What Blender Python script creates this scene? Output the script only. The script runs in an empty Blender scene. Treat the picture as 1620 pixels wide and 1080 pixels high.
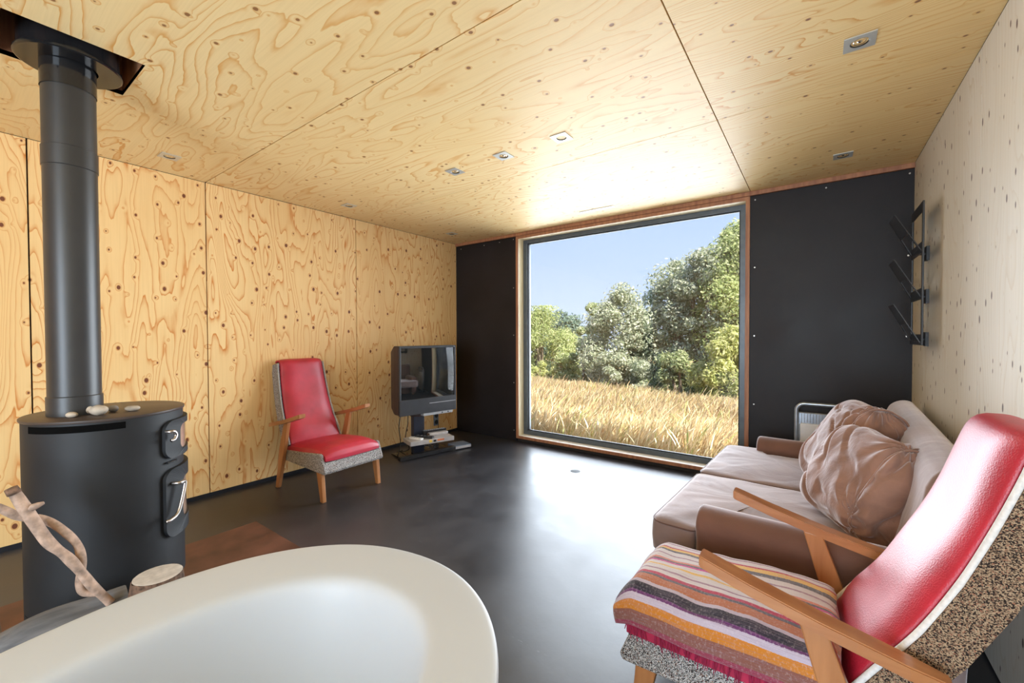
import bpy, bmesh, math, random
import numpy as np
from mathutils import Vector, Matrix, noise, Euler

# ------------------------------------------------------------------ camera, sky, light, exposure
SC = bpy.context.scene
COL = SC.collection
PI = math.pi
R = math.radians
H, XL, XR, YW, YR = 2.321, -3.631, 0.514, 3.806, -2.6      # ceiling, left, right, window wall, rear wall

def make_camera():
    f, yaw, pit, rol = 660.70, 0.630325, 0.0171997, -0.0030438
    cy, sy, cp, sp = math.cos(yaw), math.sin(yaw), math.cos(pit), math.sin(pit)
    F = Vector((-sy*cp, cy*cp, -sp)); r = Vector((cy, sy, 0)); u = r.cross(F)
    c, s = math.cos(rol), math.sin(rol)
    r, u = r*c + u*s, u*c - r*s
    cd = bpy.data.cameras.new('camera'); co = bpy.data.objects.new('camera', cd); COL.objects.link(co)
    cd.sensor_width = 36; cd.lens = f/1620*36; cd.clip_start = 0.02; cd.clip_end = 500
    m = Matrix((r, u, -F)).transposed().to_4x4(); m.translation = (0, 0, 1.2)
    co.matrix_world = m; SC.camera = co
make_camera()
SC.view_settings.view_transform = 'Standard'; SC.view_settings.look = 'None'
SC.view_settings.gamma = 1; SC.view_settings.use_curve_mapping = False
SC.view_settings.exposure = 0.12
SC.cycles.max_bounces = 10; SC.cycles.diffuse_bounces = 6; SC.cycles.transparent_max_bounces = 12
SC.cycles.sample_clamp_indirect = 6.0; SC.cycles.use_denoising = True

def make_world():
    w = bpy.data.worlds.new('sky'); SC.world = w; w.use_nodes = True
    nt = w.node_tree; nt.nodes.clear()
    tc = nt.nodes.new('ShaderNodeTexCoord'); sx = nt.nodes.new('ShaderNodeSeparateXYZ')
    rp = nt.nodes.new('ShaderNodeValToRGB'); bg = nt.nodes.new('ShaderNodeBackground'); o = nt.nodes.new('ShaderNodeOutputWorld')
    nt.links.new(tc.outputs['Generated'], sx.inputs[0]); nt.links.new(sx.outputs['Z'], rp.inputs[0])
    cr = rp.color_ramp; cr.elements[0].position = 0.0; cr.elements[0].color = (0.64, 0.76, 0.97, 1)
    cr.elements[1].position = 0.75; cr.elements[1].color = (0.20, 0.36, 0.78, 1)
    e = cr.elements.new(0.28); e.color = (0.42, 0.58, 0.88, 1)
    nt.links.new(rp.outputs[0], bg.inputs[0]); bg.inputs[1].default_value = 1.15
    nt.links.new(bg.outputs[0], o.inputs[0])
make_world()

def add_sun():
    l = bpy.data.lights.new('sun', 'SUN'); l.energy = 12.5; l.angle = R(0.6); l.color = (1, 0.94, 0.82)
    o = bpy.data.objects.new('sun', l); COL.objects.link(o); o.location = (6, 0, 12)
    o.rotation_euler = Vector((-0.62, 0.17, -0.80)).to_track_quat('-Z', 'Y').to_euler()
add_sun()

def area(name, loc, d, sx, sy, power, col):
    l = bpy.data.lights.new(name, 'AREA'); l.shape = 'RECTANGLE'; l.size = sx; l.size_y = sy; l.energy = power; l.color = col
    o = bpy.data.objects.new(name, l); COL.objects.link(o); o.location = loc
    o.rotation_euler = Vector(d).to_track_quat('-Z', 'Y').to_euler()
    return o
area('window_daylight', (-1.57, YW+0.48, 1.15), (0, -1, -0.06), 2.7, 2.2, 235, (0.82, 0.91, 1.0))
area('rear_fill', (-0.42, YR+0.02, 1.12), (-0.25, 1, 0.30), 1.6, 2.0, 145, (0.74, 0.87, 1.0))  # added fill lamp behind the camera, set in the rear wall opening

# ------------------------------------------------------------------ materials
def nodes(name):
    m = bpy.data.materials.new(name); m.use_nodes = True
    nt = m.node_tree; b = nt.nodes['Principled BSDF']
    return m, nt, b
def N(nt, t, **kw):
    n = nt.nodes.new(t)
    for k, v in kw.items():
        if k.startswith('i_'): n.inputs[k[2:].replace('_', ' ')].default_value = v
        else: setattr(n, k, v)
    return n
def L(nt, a, b): nt.links.new(a, b)
def M_(nt, op, a, b=None, clamp=False):
    n = nt.nodes.new('ShaderNodeMath'); n.operation = op; n.use_clamp = clamp
    for i, v in enumerate((a, b)):
        if v is None: continue
        if isinstance(v, (int, float)): n.inputs[i].default_value = v
        else: nt.links.new(v, n.inputs[i])
    return n.outputs[0]
def MIX(nt, fac, a, b, mode='MIX'):
    n = nt.nodes.new('ShaderNodeMix'); n.data_type = 'RGBA'; n.blend_type = mode
    for i, v in ((0, fac), (6, a), (7, b)):
        if isinstance(v, (int, float)): n.inputs[i].default_value = v
        elif isinstance(v, tuple): n.inputs[i].default_value = v if len(v) == 4 else v + (1,)
        else: nt.links.new(v, n.inputs[i])
    return n.outputs[2]
def RAMP(nt, fac, stops, interp='LINEAR'):
    n = nt.nodes.new('ShaderNodeValToRGB'); cr = n.color_ramp; cr.interpolation = interp
    while len(cr.elements) < len(stops): cr.elements.new(0.5)
    for e, (p, c) in zip(cr.elements, stops):
        e.position = p; e.color = c if len(c) == 4 else tuple(c) + (1,)
    nt.links.new(fac, n.inputs[0]); return n.outputs[0]
def BUMP(nt, b, h, strength, dist):
    n = nt.nodes.new('ShaderNodeBump'); n.inputs['Strength'].default_value = strength; n.inputs['Distance'].default_value = dist
    nt.links.new(h, n.inputs['Height']); nt.links.new(n.outputs[0], b.inputs['Normal'])

def plain(name, col, rough=0.5, metal=0.0, spec=0.5, var=0.12, scale=18, bump=0.0, coat=0.0, sheen=0.0, sheencol=(1, 1, 1), roughvar=0.0):
    m, nt, b = nodes(name)
    tc = N(nt, 'ShaderNodeTexCoord'); nz = N(nt, 'ShaderNodeTexNoise', i_Scale=scale, i_Detail=4.0)
    L(nt, tc.outputs['Object'], nz.inputs['Vector'])
    lo = tuple(c*(1-var) for c in col); hi = tuple(min(1, c*(1+var)) for c in col)
    L(nt, RAMP(nt, nz.outputs[0], [(0.3, lo), (0.7, hi)]), b.inputs['Base Color'])
    b.inputs['Roughness'].default_value = rough; b.inputs['Metallic'].default_value = metal
    b.inputs['Specular IOR Level'].default_value = spec; b.inputs['Coat Weight'].default_value = coat
    if roughvar:
        L(nt, M_(nt, 'ADD', rough-roughvar/2, M_(nt, 'MULTIPLY', nz.outputs[0], roughvar)), b.inputs['Roughness'])
    if sheen:
        b.inputs['Sheen Weight'].default_value = sheen; b.inputs['Sheen Roughness'].default_value = 0.35
        b.inputs['Sheen Tint'].default_value = sheencol + (1,)
    if bump: BUMP(nt, b, nz.outputs[0], bump, 0.01)
    return m

def plywood(name, base, light, line, knot, across, along, rough=0.5, knots=1.0, contrast=1.0, freq=11.0, straight=0.25, kx=8.6, ky=6.0, gx=4.4, gy=0.85):
    """rotary-cut softwood ply: contour lines of a stretched height field, plus knots. across/along: axis index"""
    m, nt, b = nodes(name)
    tc = N(nt, 'ShaderNodeTexCoord'); sep = N(nt, 'ShaderNodeSeparateXYZ'); L(nt, tc.outputs['Object'], sep.inputs[0])
    oi = N(nt, 'ShaderNodeObjectInfo'); rnd = M_(nt, 'MULTIPLY', oi.outputs['Random'], 91.0)
    ac, al = sep.outputs[across], sep.outputs[along]
    def vec(sa, sl, z):
        c = N(nt, 'ShaderNodeCombineXYZ'); L(nt, M_(nt, 'MULTIPLY', ac, sa), c.inputs[0]); L(nt, M_(nt, 'MULTIPLY', al, sl), c.inputs[1])
        L(nt, M_(nt, 'ADD', rnd, z), c.inputs[2]); return c.outputs[0]
    n1 = N(nt, 'ShaderNodeTexNoise', i_Scale=1.0, i_Detail=1.5, i_Roughness=0.45, i_Distortion=0.35); L(nt, vec(gx, gy, 0), n1.inputs['Vector'])
    n2 = N(nt, 'ShaderNodeTexNoise', i_Scale=1.0, i_Detail=2.0); L(nt, vec(26, 5, 3), n2.inputs['Vector'])
    n3 = N(nt, 'ShaderNodeTexNoise', i_Scale=1.0, i_Detail=3.0); L(nt, vec(160, 3, 7), n3.inputs['Vector'])
    n4 = N(nt, 'ShaderNodeTexNoise', i_Scale=1.0, i_Detail=1.0); L(nt, vec(2.2, 1.1, 11), n4.inputs['Vector'])
    vo = N(nt, 'ShaderNodeTexVoronoi', voronoi_dimensions='2D', i_Scale=1.0); L(nt, vec(kx, ky, 0), vo.inputs['Vector'])
    vs = N(nt, 'ShaderNodeSeparateColor'); L(nt, vo.outputs['Color'], vs.inputs[0])
    rad = M_(nt, 'MULTIPLY', M_(nt, 'SUBTRACT', vs.outputs[0], 0.25, True), 0.12*knots)
    kd = M_(nt, 'SUBTRACT', vo.outputs['Distance'], rad)
    near = M_(nt, 'SUBTRACT', 1.0, M_(nt, 'MULTIPLY', kd, 4.5), True)          # swirl of grain round the knots
    hgt = M_(nt, 'ADD', M_(nt, 'ADD', n1.outputs[0], M_(nt, 'MULTIPLY', n2.outputs[0], 0.035)),
             M_(nt, 'ADD', M_(nt, 'MULTIPLY', ac, straight), M_(nt, 'MULTIPLY', M_(nt, 'MULTIPLY', near, near), 0.06)))
    fr = M_(nt, 'FRACT', M_(nt, 'MULTIPLY', hgt, freq))
    ln = RAMP(nt, fr, [(0.0, (0, 0, 0)), (0.035, (1, 1, 1)), (0.12, (0.50,)*3), (0.30, (0.10,)*3), (0.6, (0.03,)*3), (1.0, (0, 0, 0))])
    bw = N(nt, 'ShaderNodeRGBToBW'); L(nt, ln, bw.inputs[0])
    amt = M_(nt, 'MULTIPLY', M_(nt, 'MULTIPLY', bw.outputs[0], contrast), M_(nt, 'ADD', 0.18, M_(nt, 'MULTIPLY', n4.outputs[0], 1.25)), True)
    c0 = MIX(nt, n4.outputs[0], base, light)
    c1 = MIX(nt, M_(nt, 'MULTIPLY', M_(nt, 'SUBTRACT', n3.outputs[0], 0.42, True), 0.55), c0, tuple(x*0.72 for x in base))
    c2 = MIX(nt, amt, c1, line)
    halo = RAMP(nt, kd, [(0.0, (0.55,)*3), (0.07, (0, 0, 0))])
    c3 = MIX(nt, halo, c2, line)
    kn = RAMP(nt, kd, [(0.0, (1, 1, 1)), (0.022, (0, 0, 0))])
    kmask = M_(nt, 'MULTIPLY', kn, M_(nt, 'GREATER_THAN', vs.outputs[0], 0.36))
    c4 = MIX(nt, kmask, c3, knot)
    L(nt, c4, b.inputs['Base Color']); b.inputs['Roughness'].default_value = rough; b.inputs['Specular IOR Level'].default_value = 0.3
    BUMP(nt, b, M_(nt, 'SUBTRACT', n3.outputs[0], M_(nt, 'MULTIPLY', kmask, 2.0)), 0.12, 0.002)
    return m

def tweed(name, dark, mid, light, scale):
    m, nt, b = nodes(name)
    tc = N(nt, 'ShaderNodeTexCoord')
    v = N(nt, 'ShaderNodeTexVoronoi', i_Scale=scale); L(nt, tc.outputs['Object'], v.inputs['Vector'])
    s = N(nt, 'ShaderNodeSeparateColor'); L(nt, v.outputs['Color'], s.inputs[0])
    L(nt, RAMP(nt, s.outputs[0], [(0, dark), (0.36, mid), (0.62, light), (0.93, (0.30, 0.14, 0.09))], 'CONSTANT'), b.inputs['Base Color'])
    b.inputs['Roughness'].default_value = 0.9; b.inputs['Specular IOR Level'].default_value = 0.1
    BUMP(nt, b, M_(nt, 'SUBTRACT', 1.0, v.outputs['Distance']), 0.5, 0.004)
    return m

def leather(name, col):
    m, nt, b = nodes(name)
    tc = N(nt, 'ShaderNodeTexCoord')
    v = N(nt, 'ShaderNodeTexVoronoi', i_Scale=260.0); L(nt, tc.outputs['Object'], v.inputs['Vector'])
    n = N(nt, 'ShaderNodeTexNoise', i_Scale=7.0, i_Detail=5.0); L(nt, tc.outputs['Object'], n.inputs['Vector'])
    L(nt, RAMP(nt, n.outputs[0], [(0.3, tuple(c*0.78 for c in col)), (0.7, tuple(c*1.15 for c in col))]), b.inputs['Base Color'])
    b.inputs['Roughness'].default_value = 0.45; b.inputs['Specular IOR Level'].default_value = 0.55
    b.inputs['Coat Weight'].default_value = 0.2; b.inputs['Coat Roughness'].default_value = 0.34
    BUMP(nt, b, M_(nt, 'ADD', v.outputs['Distance'], M_(nt, 'MULTIPLY', n.outputs[0], 1.5)), 0.16, 0.004)
    return m

def wood(name, base, dark, rough=0.4, axis=0, coat=0.0):
    m, nt, b = nodes(name)
    tc = N(nt, 'ShaderNodeTexCoord'); mp = N(nt, 'ShaderNodeMapping')
    sc = [38.0, 38.0, 38.0]; sc[axis] = 3.0; mp.inputs['Scale'].default_value = sc
    L(nt, tc.outputs['Object'], mp.inputs[0])
    n = N(nt, 'ShaderNodeTexNoise', i_Scale=1.0, i_Detail=5.0); L(nt, mp.outputs[0], n.inputs['Vector'])
    L(nt, RAMP(nt, n.outputs[0], [(0.3, dark), (0.65, base)]), b.inputs['Base Color'])
    b.inputs['Roughness'].default_value = rough; b.inputs['Coat Weight'].default_value = coat; b.inputs['Coat Roughness'].default_value = 0.2
    BUMP(nt, b, n.outputs[0], 0.08, 0.003)
    return m

def floor_mat():
    m, nt, b = nodes('black_polished_concrete')
    tc = N(nt, 'ShaderNodeTexCoord')
    n = N(nt, 'ShaderNodeTexNoise', i_Scale=1.3, i_Detail=8.0, i_Roughness=0.62); L(nt, tc.outputs['Object'], n.inputs['Vector'])
    f = N(nt, 'ShaderNodeTexNoise', i_Scale=46.0, i_Detail=6.0, i_Roughness=0.7); L(nt, tc.outputs['Object'], f.inputs['Vector'])
    mp = N(nt, 'ShaderNodeMapping'); mp.inputs['Scale'].default_value = (2, 30, 1); mp.inputs['Rotation'].default_value = (0, 0, 0.6)
    L(nt, tc.outputs['Object'], mp.inputs[0])
    s = N(nt, 'ShaderNodeTexNoise', i_Scale=1.0, i_Detail=6.0, i_Roughness=0.75); L(nt, mp.outputs[0], s.inputs['Vector'])
    sm = M_(nt, 'MULTIPLY', M_(nt, 'GREATER_THAN', s.outputs[0], 0.66), M_(nt, 'GREATER_THAN', f.outputs[0], 0.52))
    c = RAMP(nt, n.outputs[0], [(0.32, (0.014, 0.014, 0.018)), (0.68, (0.050, 0.051, 0.060))])
    c = MIX(nt, M_(nt, 'MULTIPLY', sm, 0.35), c, (0.20, 0.20, 0.22))
    L(nt, c, b.inputs['Base Color'])
    L(nt, M_(nt, 'ADD', 0.17, M_(nt, 'ADD', M_(nt, 'MULTIPLY', n.outputs[0], 0.42), M_(nt, 'MULTIPLY', sm, 0.2))), b.inputs['Roughness'])
    b.inputs['Specular IOR Level'].default_value = 0.8
    BUMP(nt, b, M_(nt, 'ADD', n.outputs[0], M_(nt, 'MULTIPLY', f.outputs[0], 0.05)), 0.12, 0.02)
    return m

def film_panel():
    m, nt, b = nodes('black_film_faced_ply')
    tc = N(nt, 'ShaderNodeTexCoord'); mp = N(nt, 'ShaderNodeMapping'); mp.inputs['Scale'].default_value = (90, 0.001, 55)
    L(nt, tc.outputs['Object'], mp.inputs[0])
    v = N(nt, 'ShaderNodeTexVoronoi', feature='DISTANCE_TO_EDGE', i_Scale=1.0, i_Randomness=0.0); L(nt, mp.outputs[0], v.inputs['Vector'])
    n = N(nt, 'ShaderNodeTexNoise', i_Scale=2.5, i_Detail=6.0); L(nt, tc.outputs['Object'], n.inputs['Vector'])
    L(nt, RAMP(nt, n.outputs[0], [(0.3, (0.010, 0.0085, 0.0095)), (0.7, (0.019, 0.016, 0.018))]), b.inputs['Base Color'])
    L(nt, M_(nt, 'ADD', 0.42, M_(nt, 'MULTIPLY', n.outputs[0], 0.2)), b.inputs['Roughness']); b.inputs['Specular IOR Level'].default_value = 0.3
    BUMP(nt, b, v.outputs['Distance'], 0.1, 0.002)
    return m

def velvet(name, col, wr=0.35, wscale=3.5):
    m, nt, b = nodes(name)
    tc = N(nt, 'ShaderNodeTexCoord')
    n = N(nt, 'ShaderNodeTexNoise', i_Scale=wscale, i_Detail=5.0, i_Distortion=0.8); L(nt, tc.outputs['Object'], n.inputs['Vector'])
    f = N(nt, 'ShaderNodeTexNoise', i_Scale=240.0, i_Detail=2.0); L(nt, tc.outputs['Object'], f.inputs['Vector'])
    L(nt, RAMP(nt, n.outputs[0], [(0.3, tuple(c*0.8 for c in col)), (0.7, tuple(c*1.2 for c in col))]), b.inputs['Base Color'])
    b.inputs['Roughness'].default_value = 0.75; b.inputs['Specular IOR Level'].default_value = 0.25
    b.inputs['Sheen Weight'].default_value = 1.0; b.inputs['Sheen Roughness'].default_value = 0.42; b.inputs['Sheen Tint'].default_value = (0.90, 0.86, 0.90, 1)
    BUMP(nt, b, M_(nt, 'ADD', n.outputs[0], M_(nt, 'MULTIPLY', f.outputs[0], 0.04)), wr, 0.03)
    return m

WH, MV, CH_, MG, CR, YE, LI = (0.66, 0.62, 0.66), (0.34, 0.20, 0.30), (0.09, 0.09, 0.12), (0.52, 0.02, 0.24), (0.46, 0.01, 0.07), (0.74, 0.47, 0.12), (0.52, 0.46, 0.58)
STRIPES = [(0, WH), (0.035, MG), (0.055, WH), (0.10, MV), (0.12, WH), (0.17, CR), (0.19, YE), (0.215, CH_), (0.24, WH), (0.29, MV), (0.305, WH), (0.36, (0.62, 0.20, 0.14)), (0.385, CH_),
           (0.41, MG), (0.43, WH), (0.475, YE), (0.495, WH), (0.545, MV), (0.56, WH), (0.60, CR), (0.63, CH_), (0.655, (0.46, 0.15, 0.06)), (0.72, LI), (0.745, (0.03, 0.027, 0.045)),
           (0.80, (0.14, 0.04, 0.15)), (0.815, LI), (0.85, (0.56, 0.20, 0.02)), (0.90, (0.24, 0.09, 0.065)), (0.965, (0.30, 0.02, 0.06))]
def blanket_mat():
    m, nt, b = nodes('striped_wool')
    uv = N(nt, 'ShaderNodeUVMap', uv_map='UVMap'); s = N(nt, 'ShaderNodeSeparateXYZ'); L(nt, uv.outputs[0], s.inputs[0])
    mp = N(nt, 'ShaderNodeMapping'); mp.inputs['Scale'].default_value = (180, 9, 1); L(nt, uv.outputs[0], mp.inputs[0])
    n = N(nt, 'ShaderNodeTexNoise', i_Scale=1.0, i_Detail=4.0); L(nt, mp.outputs[0], n.inputs['Vector'])
    mp2 = N(nt, 'ShaderNodeMapping'); mp2.inputs['Scale'].default_value = (60, 160, 1); L(nt, uv.outputs[0], mp2.inputs[0])
    n2 = N(nt, 'ShaderNodeTexNoise', i_Scale=1.0, i_Detail=4.0, i_Roughness=0.7); L(nt, mp2.outputs[0], n2.inputs['Vector'])
    u = M_(nt, 'ADD', s.outputs[0], M_(nt, 'MULTIPLY', M_(nt, 'SUBTRACT', n2.outputs[0], 0.5), 0.010))
    c = RAMP(nt, u, STRIPES, 'CONSTANT')
    c = MIX(nt, M_(nt, 'MULTIPLY', M_(nt, 'SUBTRACT', n.outputs[0], 0.46, True), 1.5), c, (0.30, 0.20, 0.28))
    c = MIX(nt, M_(nt, 'MULTIPLY', M_(nt, 'SUBTRACT', n2.outputs[0], 0.52, True), 1.5), c, (0.74, 0.69, 0.74))
    L(nt, c, b.inputs['Base Color']); b.inputs['Roughness'].default_value = 0.95; b.inputs['Specular IOR Level'].default_value = 0.05
    b.inputs['Sheen Weight'].default_value = 0.35
    BUMP(nt, b, M_(nt, 'ADD', n.outputs[0], n2.outputs[0]), 0.55, 0.008)
    return m

def island_mat(name, stops, rough=0.6, trans=0.35, transcol=None):
    m, nt, b = nodes(name)
    g = N(nt, 'ShaderNodeNewGeometry')
    c = RAMP(nt, g.outputs['Random Per Island'], stops)
    L(nt, c, b.inputs['Base Color']); b.inputs['Roughness'].default_value = rough; b.inputs['Specular IOR Level'].default_value = 0.35
    if trans:
        t = N(nt, 'ShaderNodeBsdfTranslucent'); L(nt, c, t.inputs['Color']); mx = N(nt, 'ShaderNodeMixShader'); mx.inputs[0].default_value = trans
        o = nt.nodes['Material Output']; L(nt, b.outputs[0], mx.inputs[1]); L(nt, t.outputs[0], mx.inputs[2]); L(nt, mx.outputs[0], o.inputs[0])
    return m

def glass(name, tint=(1, 1, 1), refl=0.06):
    m, nt, b = nodes(name); nt.nodes.remove(b)
    t = N(nt, 'ShaderNodeBsdfTransparent'); t.inputs[0].default_value = tint + (1,)
    g = N(nt, 'ShaderNodeBsdfGlossy'); g.inputs['Roughness'].default_value = 0.02
    lw = N(nt, 'ShaderNodeFresnel'); lw.inputs[0].default_value = 1.45
    nz = N(nt, 'ShaderNodeTexNoise', i_Scale=1.5); tc = N(nt, 'ShaderNodeTexCoord'); L(nt, tc.outputs['Object'], nz.inputs['Vector'])
    mx = N(nt, 'ShaderNodeMixShader'); L(nt, M_(nt, 'MULTIPLY', lw.outputs[0], M_(nt, 'ADD', 0.9, M_(nt, 'MULTIPLY', nz.outputs[0], 0.1))), mx.inputs[0])
    L(nt, t.outputs[0], mx.inputs[1]); L(nt, g.outputs[0], mx.inputs[2]); L(nt, mx.outputs[0], nt.nodes['Material Output'].inputs[0])
    return m

MT = {}
MT['ply_left'] = plywood('plywood_left_wall', (0.76, 0.48, 0.195), (0.84, 0.61, 0.30), (0.58, 0.20, 0.035), (0.17, 0.055, 0.025), 1, 2, freq=21, contrast=1.1, knots=0.9)
MT['ply_right'] = plywood('plywood_right_wall', (0.70, 0.645, 0.54), (0.80, 0.77, 0.70), (0.58, 0.47, 0.32), (0.13, 0.09, 0.08), 1, 2, freq=12, contrast=0.5, straight=2.2, kx=15, ky=6.5, knots=1.0)
MT['ply_ceiling'] = plywood('plywood_ceiling', (0.80, 0.57, 0.26), (0.86, 0.68, 0.37), (0.66, 0.31, 0.07), (0.28, 0.13, 0.05), 1, 0, freq=17, contrast=1.0, knots=0.62, kx=7.5, ky=6.5)
MT['ply_ceiling_straight'] = plywood('plywood_ceiling_straight', (0.80, 0.55, 0.23), (0.84, 0.66, 0.34), (0.66, 0.31, 0.07), (0.22, 0.10, 0.05), 1, 0, freq=19, contrast=1.0, straight=1.6, knots=0.5)
MT['ply_edge'] = wood('plywood_edge', (0.42, 0.19, 0.09), (0.26, 0.10, 0.05), 0.5, 2)
MT['ply_reveal'] = wood('plywood_reveal', (0.72, 0.62, 0.40), (0.62, 0.50, 0.30), 0.5, 2)
MT['sill'] = wood('pale_sill_timber', (0.74, 0.70, 0.62), (0.62, 0.56, 0.46), 0.45, 0)
MT['backing'] = plain('dark_backing_board', (0.02, 0.015, 0.012), 0.8)
MT['floor'] = floor_mat()
MT['film'] = film_panel()
MT['kick'] = plain('black_kick_board', (0.012, 0.013, 0.018), 0.45)
MT['alu'] = plain('grey_aluminium_frame', (0.10, 0.12, 0.14), 0.38, 0.3)
MT['alu_dark'] = plain('dark_rubber_gasket', (0.012, 0.012, 0.012), 0.6)
MT['glass'] = glass('window_glass')
MT['steel'] = plain('brushed_steel', (0.50, 0.46, 0.43), 0.34, 1.0, var=0.06)
MT['spot_plate'] = plain('pale_satin_aluminium', (0.62, 0.62, 0.58), 0.42, 0.6, var=0.04)
MT['spot_dark'] = plain('dark_lamp_recess', (0.03, 0.027, 0.02), 0.35)
MT['chrome'] = plain('chrome', (0.75, 0.75, 0.75), 0.12, 1.0, var=0.03)
MT['white_plastic'] = plain('white_plastic', (0.78, 0.77, 0.74), 0.4, var=0.04)
MT['black_steel'] = plain('matt_black_stove_steel', (0.013, 0.014, 0.016), 0.58, var=0.25, scale=4, roughvar=0.12, spec=0.4)
MT['stove_top'] = plain('worn_brown_black_stove_top', (0.055, 0.040, 0.034), 0.42, var=0.3, scale=6)
MT['pipe'] = plain('satin_black_flue_paint', (0.028, 0.028, 0.029), 0.38, var=0.15, scale=5)
MT['gloss_black'] = plain('gloss_black_enamel', (0.012, 0.012, 0.013), 0.12, var=0.1)
MT['slot'] = plain('dead_black_recess', (0.003, 0.003, 0.003), 0.9, spec=0.05)
MT['stove_glass'] = plain('soot_and_reflection_stove_glass', (0.30, 0.20, 0.15), 0.08, var=0.5, scale=9, spec=0.8)  # sooty brown, lightened with the wood wall's reflection put into the colour
MT['rust'] = plain('brown_rusted_steel', (0.115, 0.048, 0.032), 0.55, var=0.4, scale=7, roughvar=0.2, bump=0.05)
MT['tub'] = plain('matt_white_stone_resin', (0.51, 0.55, 0.605), 0.48, var=0.01, scale=3)
MT['red'] = leather('red_leather', (0.46, 0.016, 0.040))
MT['tweed'] = tweed('salt_and_pepper_tweed', (0.02, 0.018, 0.02), (0.35, 0.335, 0.325), (0.66, 0.655, 0.65), 560.0)
MT['tweed_bounce'] = tweed('warm_bounce_tweed', (0.030, 0.022, 0.020), (0.22, 0.145, 0.095), (0.40, 0.29, 0.19), 480.0)  # same tweed, browned: warm light bounced off the wood put into its colour
MT['beech'] = wood('varnished_beech', (0.47, 0.21, 0.08), (0.36, 0.145, 0.05), 0.32, 2, coat=0.3)
MT['beech_arm'] = wood('varnished_beech_arm', (0.43, 0.19, 0.075), (0.33, 0.125, 0.045), 0.3, 0, coat=0.4)
MT['piping'] = plain('white_cord', (0.72, 0.71, 0.70), 0.7, var=0.1, scale=120, bump=0.2)
MT['cord_grey'] = plain('grey_cord', (0.34, 0.33, 0.32), 0.8, var=0.3, scale=200, bump=0.2)
MT['velvet'] = velvet('taupe_brown_velvet', (0.17, 0.085, 0.06), 0.22, 3.0)
MT['velvet_seat'] = velvet('sheen_greyed_taupe_velvet', (0.27, 0.195, 0.18), 0.25, 4.0)  # greyer copy of the sofa velvet, window sheen put into the colour
MT['velvet_pillow'] = velvet('crushed_brown_velvet', (0.27, 0.15, 0.11), 0.30, 9.0)
MT['velvet_pipe'] = velvet('dark_velvet_piping', (0.13, 0.07, 0.055), 0.1, 3.0)
MT['blanket'] = blanket_mat()
MT['wine'] = plain('wine_red_cloth', (0.42, 0.015, 0.06), 0.6)
MT['fringe'] = plain('wine_red_wool_fringe', (0.30, 0.012, 0.06), 0.9)
MT['tv'] = plain('dark_grey_television_shell', (0.035, 0.037, 0.043), 0.42, var=0.1)
MT['tv_side'] = plain('dark_brown_television_side', (0.05, 0.032, 0.030), 0.5, var=0.1)
MT['tv_screen'] = plain('television_glass', (0.010, 0.012, 0.013), 0.04, var=0.1, spec=1.0, coat=1.0)
MT['tv_screen'].node_tree.nodes['Principled BSDF'].inputs['Coat IOR'].default_value = 2.2
MT['tv_grey'] = plain('mid_grey_trim', (0.32, 0.33, 0.35), 0.4)
MT['tv_col'] = plain('blue_black_stand', (0.020, 0.024, 0.040), 0.35)
MT['silver'] = plain('silver_plastic', (0.52, 0.50, 0.50), 0.35, 0.3)
MT['black_plastic'] = plain('black_plastic', (0.018, 0.018, 0.020), 0.4)
MT['blue_grey'] = plain('blue_grey_plastic', (0.16, 0.20, 0.27), 0.4)
MT['orange'] = plain('orange_label', (0.65, 0.18, 0.06), 0.5)
MT['yellow'] = plain('yellow_label', (0.75, 0.50, 0.10), 0.5)
MT['cable'] = plain('black_rubber_cable', (0.012, 0.012, 0.012), 0.5)
MT['heater'] = plain('blue_grey_metal', (0.42, 0.47, 0.53), 0.3, 0.7)
MT['heater_white'] = plain('pale_grey_enamel', (0.72, 0.72, 0.73), 0.45, var=0.03)
MT['stone'] = plain('pale_beach_stone', (0.46, 0.40, 0.33), 0.7, var=0.25, scale=26)
MT['stone_dark'] = plain('grey_beach_stone', (0.22, 0.20, 0.19), 0.7, var=0.25, scale=26)
MT['drift'] = plain('bleached_driftwood', (0.40, 0.275, 0.205), 0.75, var=0.45, scale=34, bump=0.3)
MT['drift_grey'] = wood('grey_weathered_wood', (0.20, 0.20, 0.21), (0.075, 0.078, 0.085), 0.85, 1)
MT['cut_orange'] = plain('orange_cut_end', (0.42, 0.13, 0.03), 0.6, var=0.3, scale=60)
MT['bark'] = plain('rough_brown_bark', (0.14, 0.08, 0.05), 0.9, var=0.6, scale=55, bump=0.8)
MT['log_cut'] = plain('pale_sawn_log_end', (0.54, 0.50, 0.46), 0.8, var=0.2, scale=30, bump=0.1)
MT['grass'] = island_mat('dry_grass', [(0.0, (0.58, 0.42, 0.21)), (0.35, (0.74, 0.62, 0.40)), (0.62, (0.68, 0.54, 0.32)), (0.82, (0.58, 0.36, 0.17)), (0.92, (0.46, 0.47, 0.16)), (1.0, (0.36, 0.40, 0.12))], trans=0.25)
MT['ground'] = plain('dry_meadow_soil', (0.40, 0.29, 0.12), 0.9, var=0.4, scale=3)
MT['screw'] = plain('bright_screw_head', (0.55, 0.52, 0.48), 0.35, 0.8)
def leafmat(n, a, b_, c): return island_mat(n, [(0.0, a), (0.5, b_), (1.0, c)], trans=0.5)
MT['leaf_light'] = leafmat('light_green_leaf', (0.3, 0.38, 0.13), (0.46, 0.52, 0.24), (0.68, 0.7, 0.4))
MT['leaf_silver'] = leafmat('silvery_green_leaf', (0.26, 0.31, 0.19), (0.46, 0.5, 0.35), (0.72, 0.73, 0.6))
MT['leaf_mid'] = leafmat('mid_green_leaf', (0.22, 0.29, 0.13), (0.4, 0.45, 0.24), (0.62, 0.64, 0.42))
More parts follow.
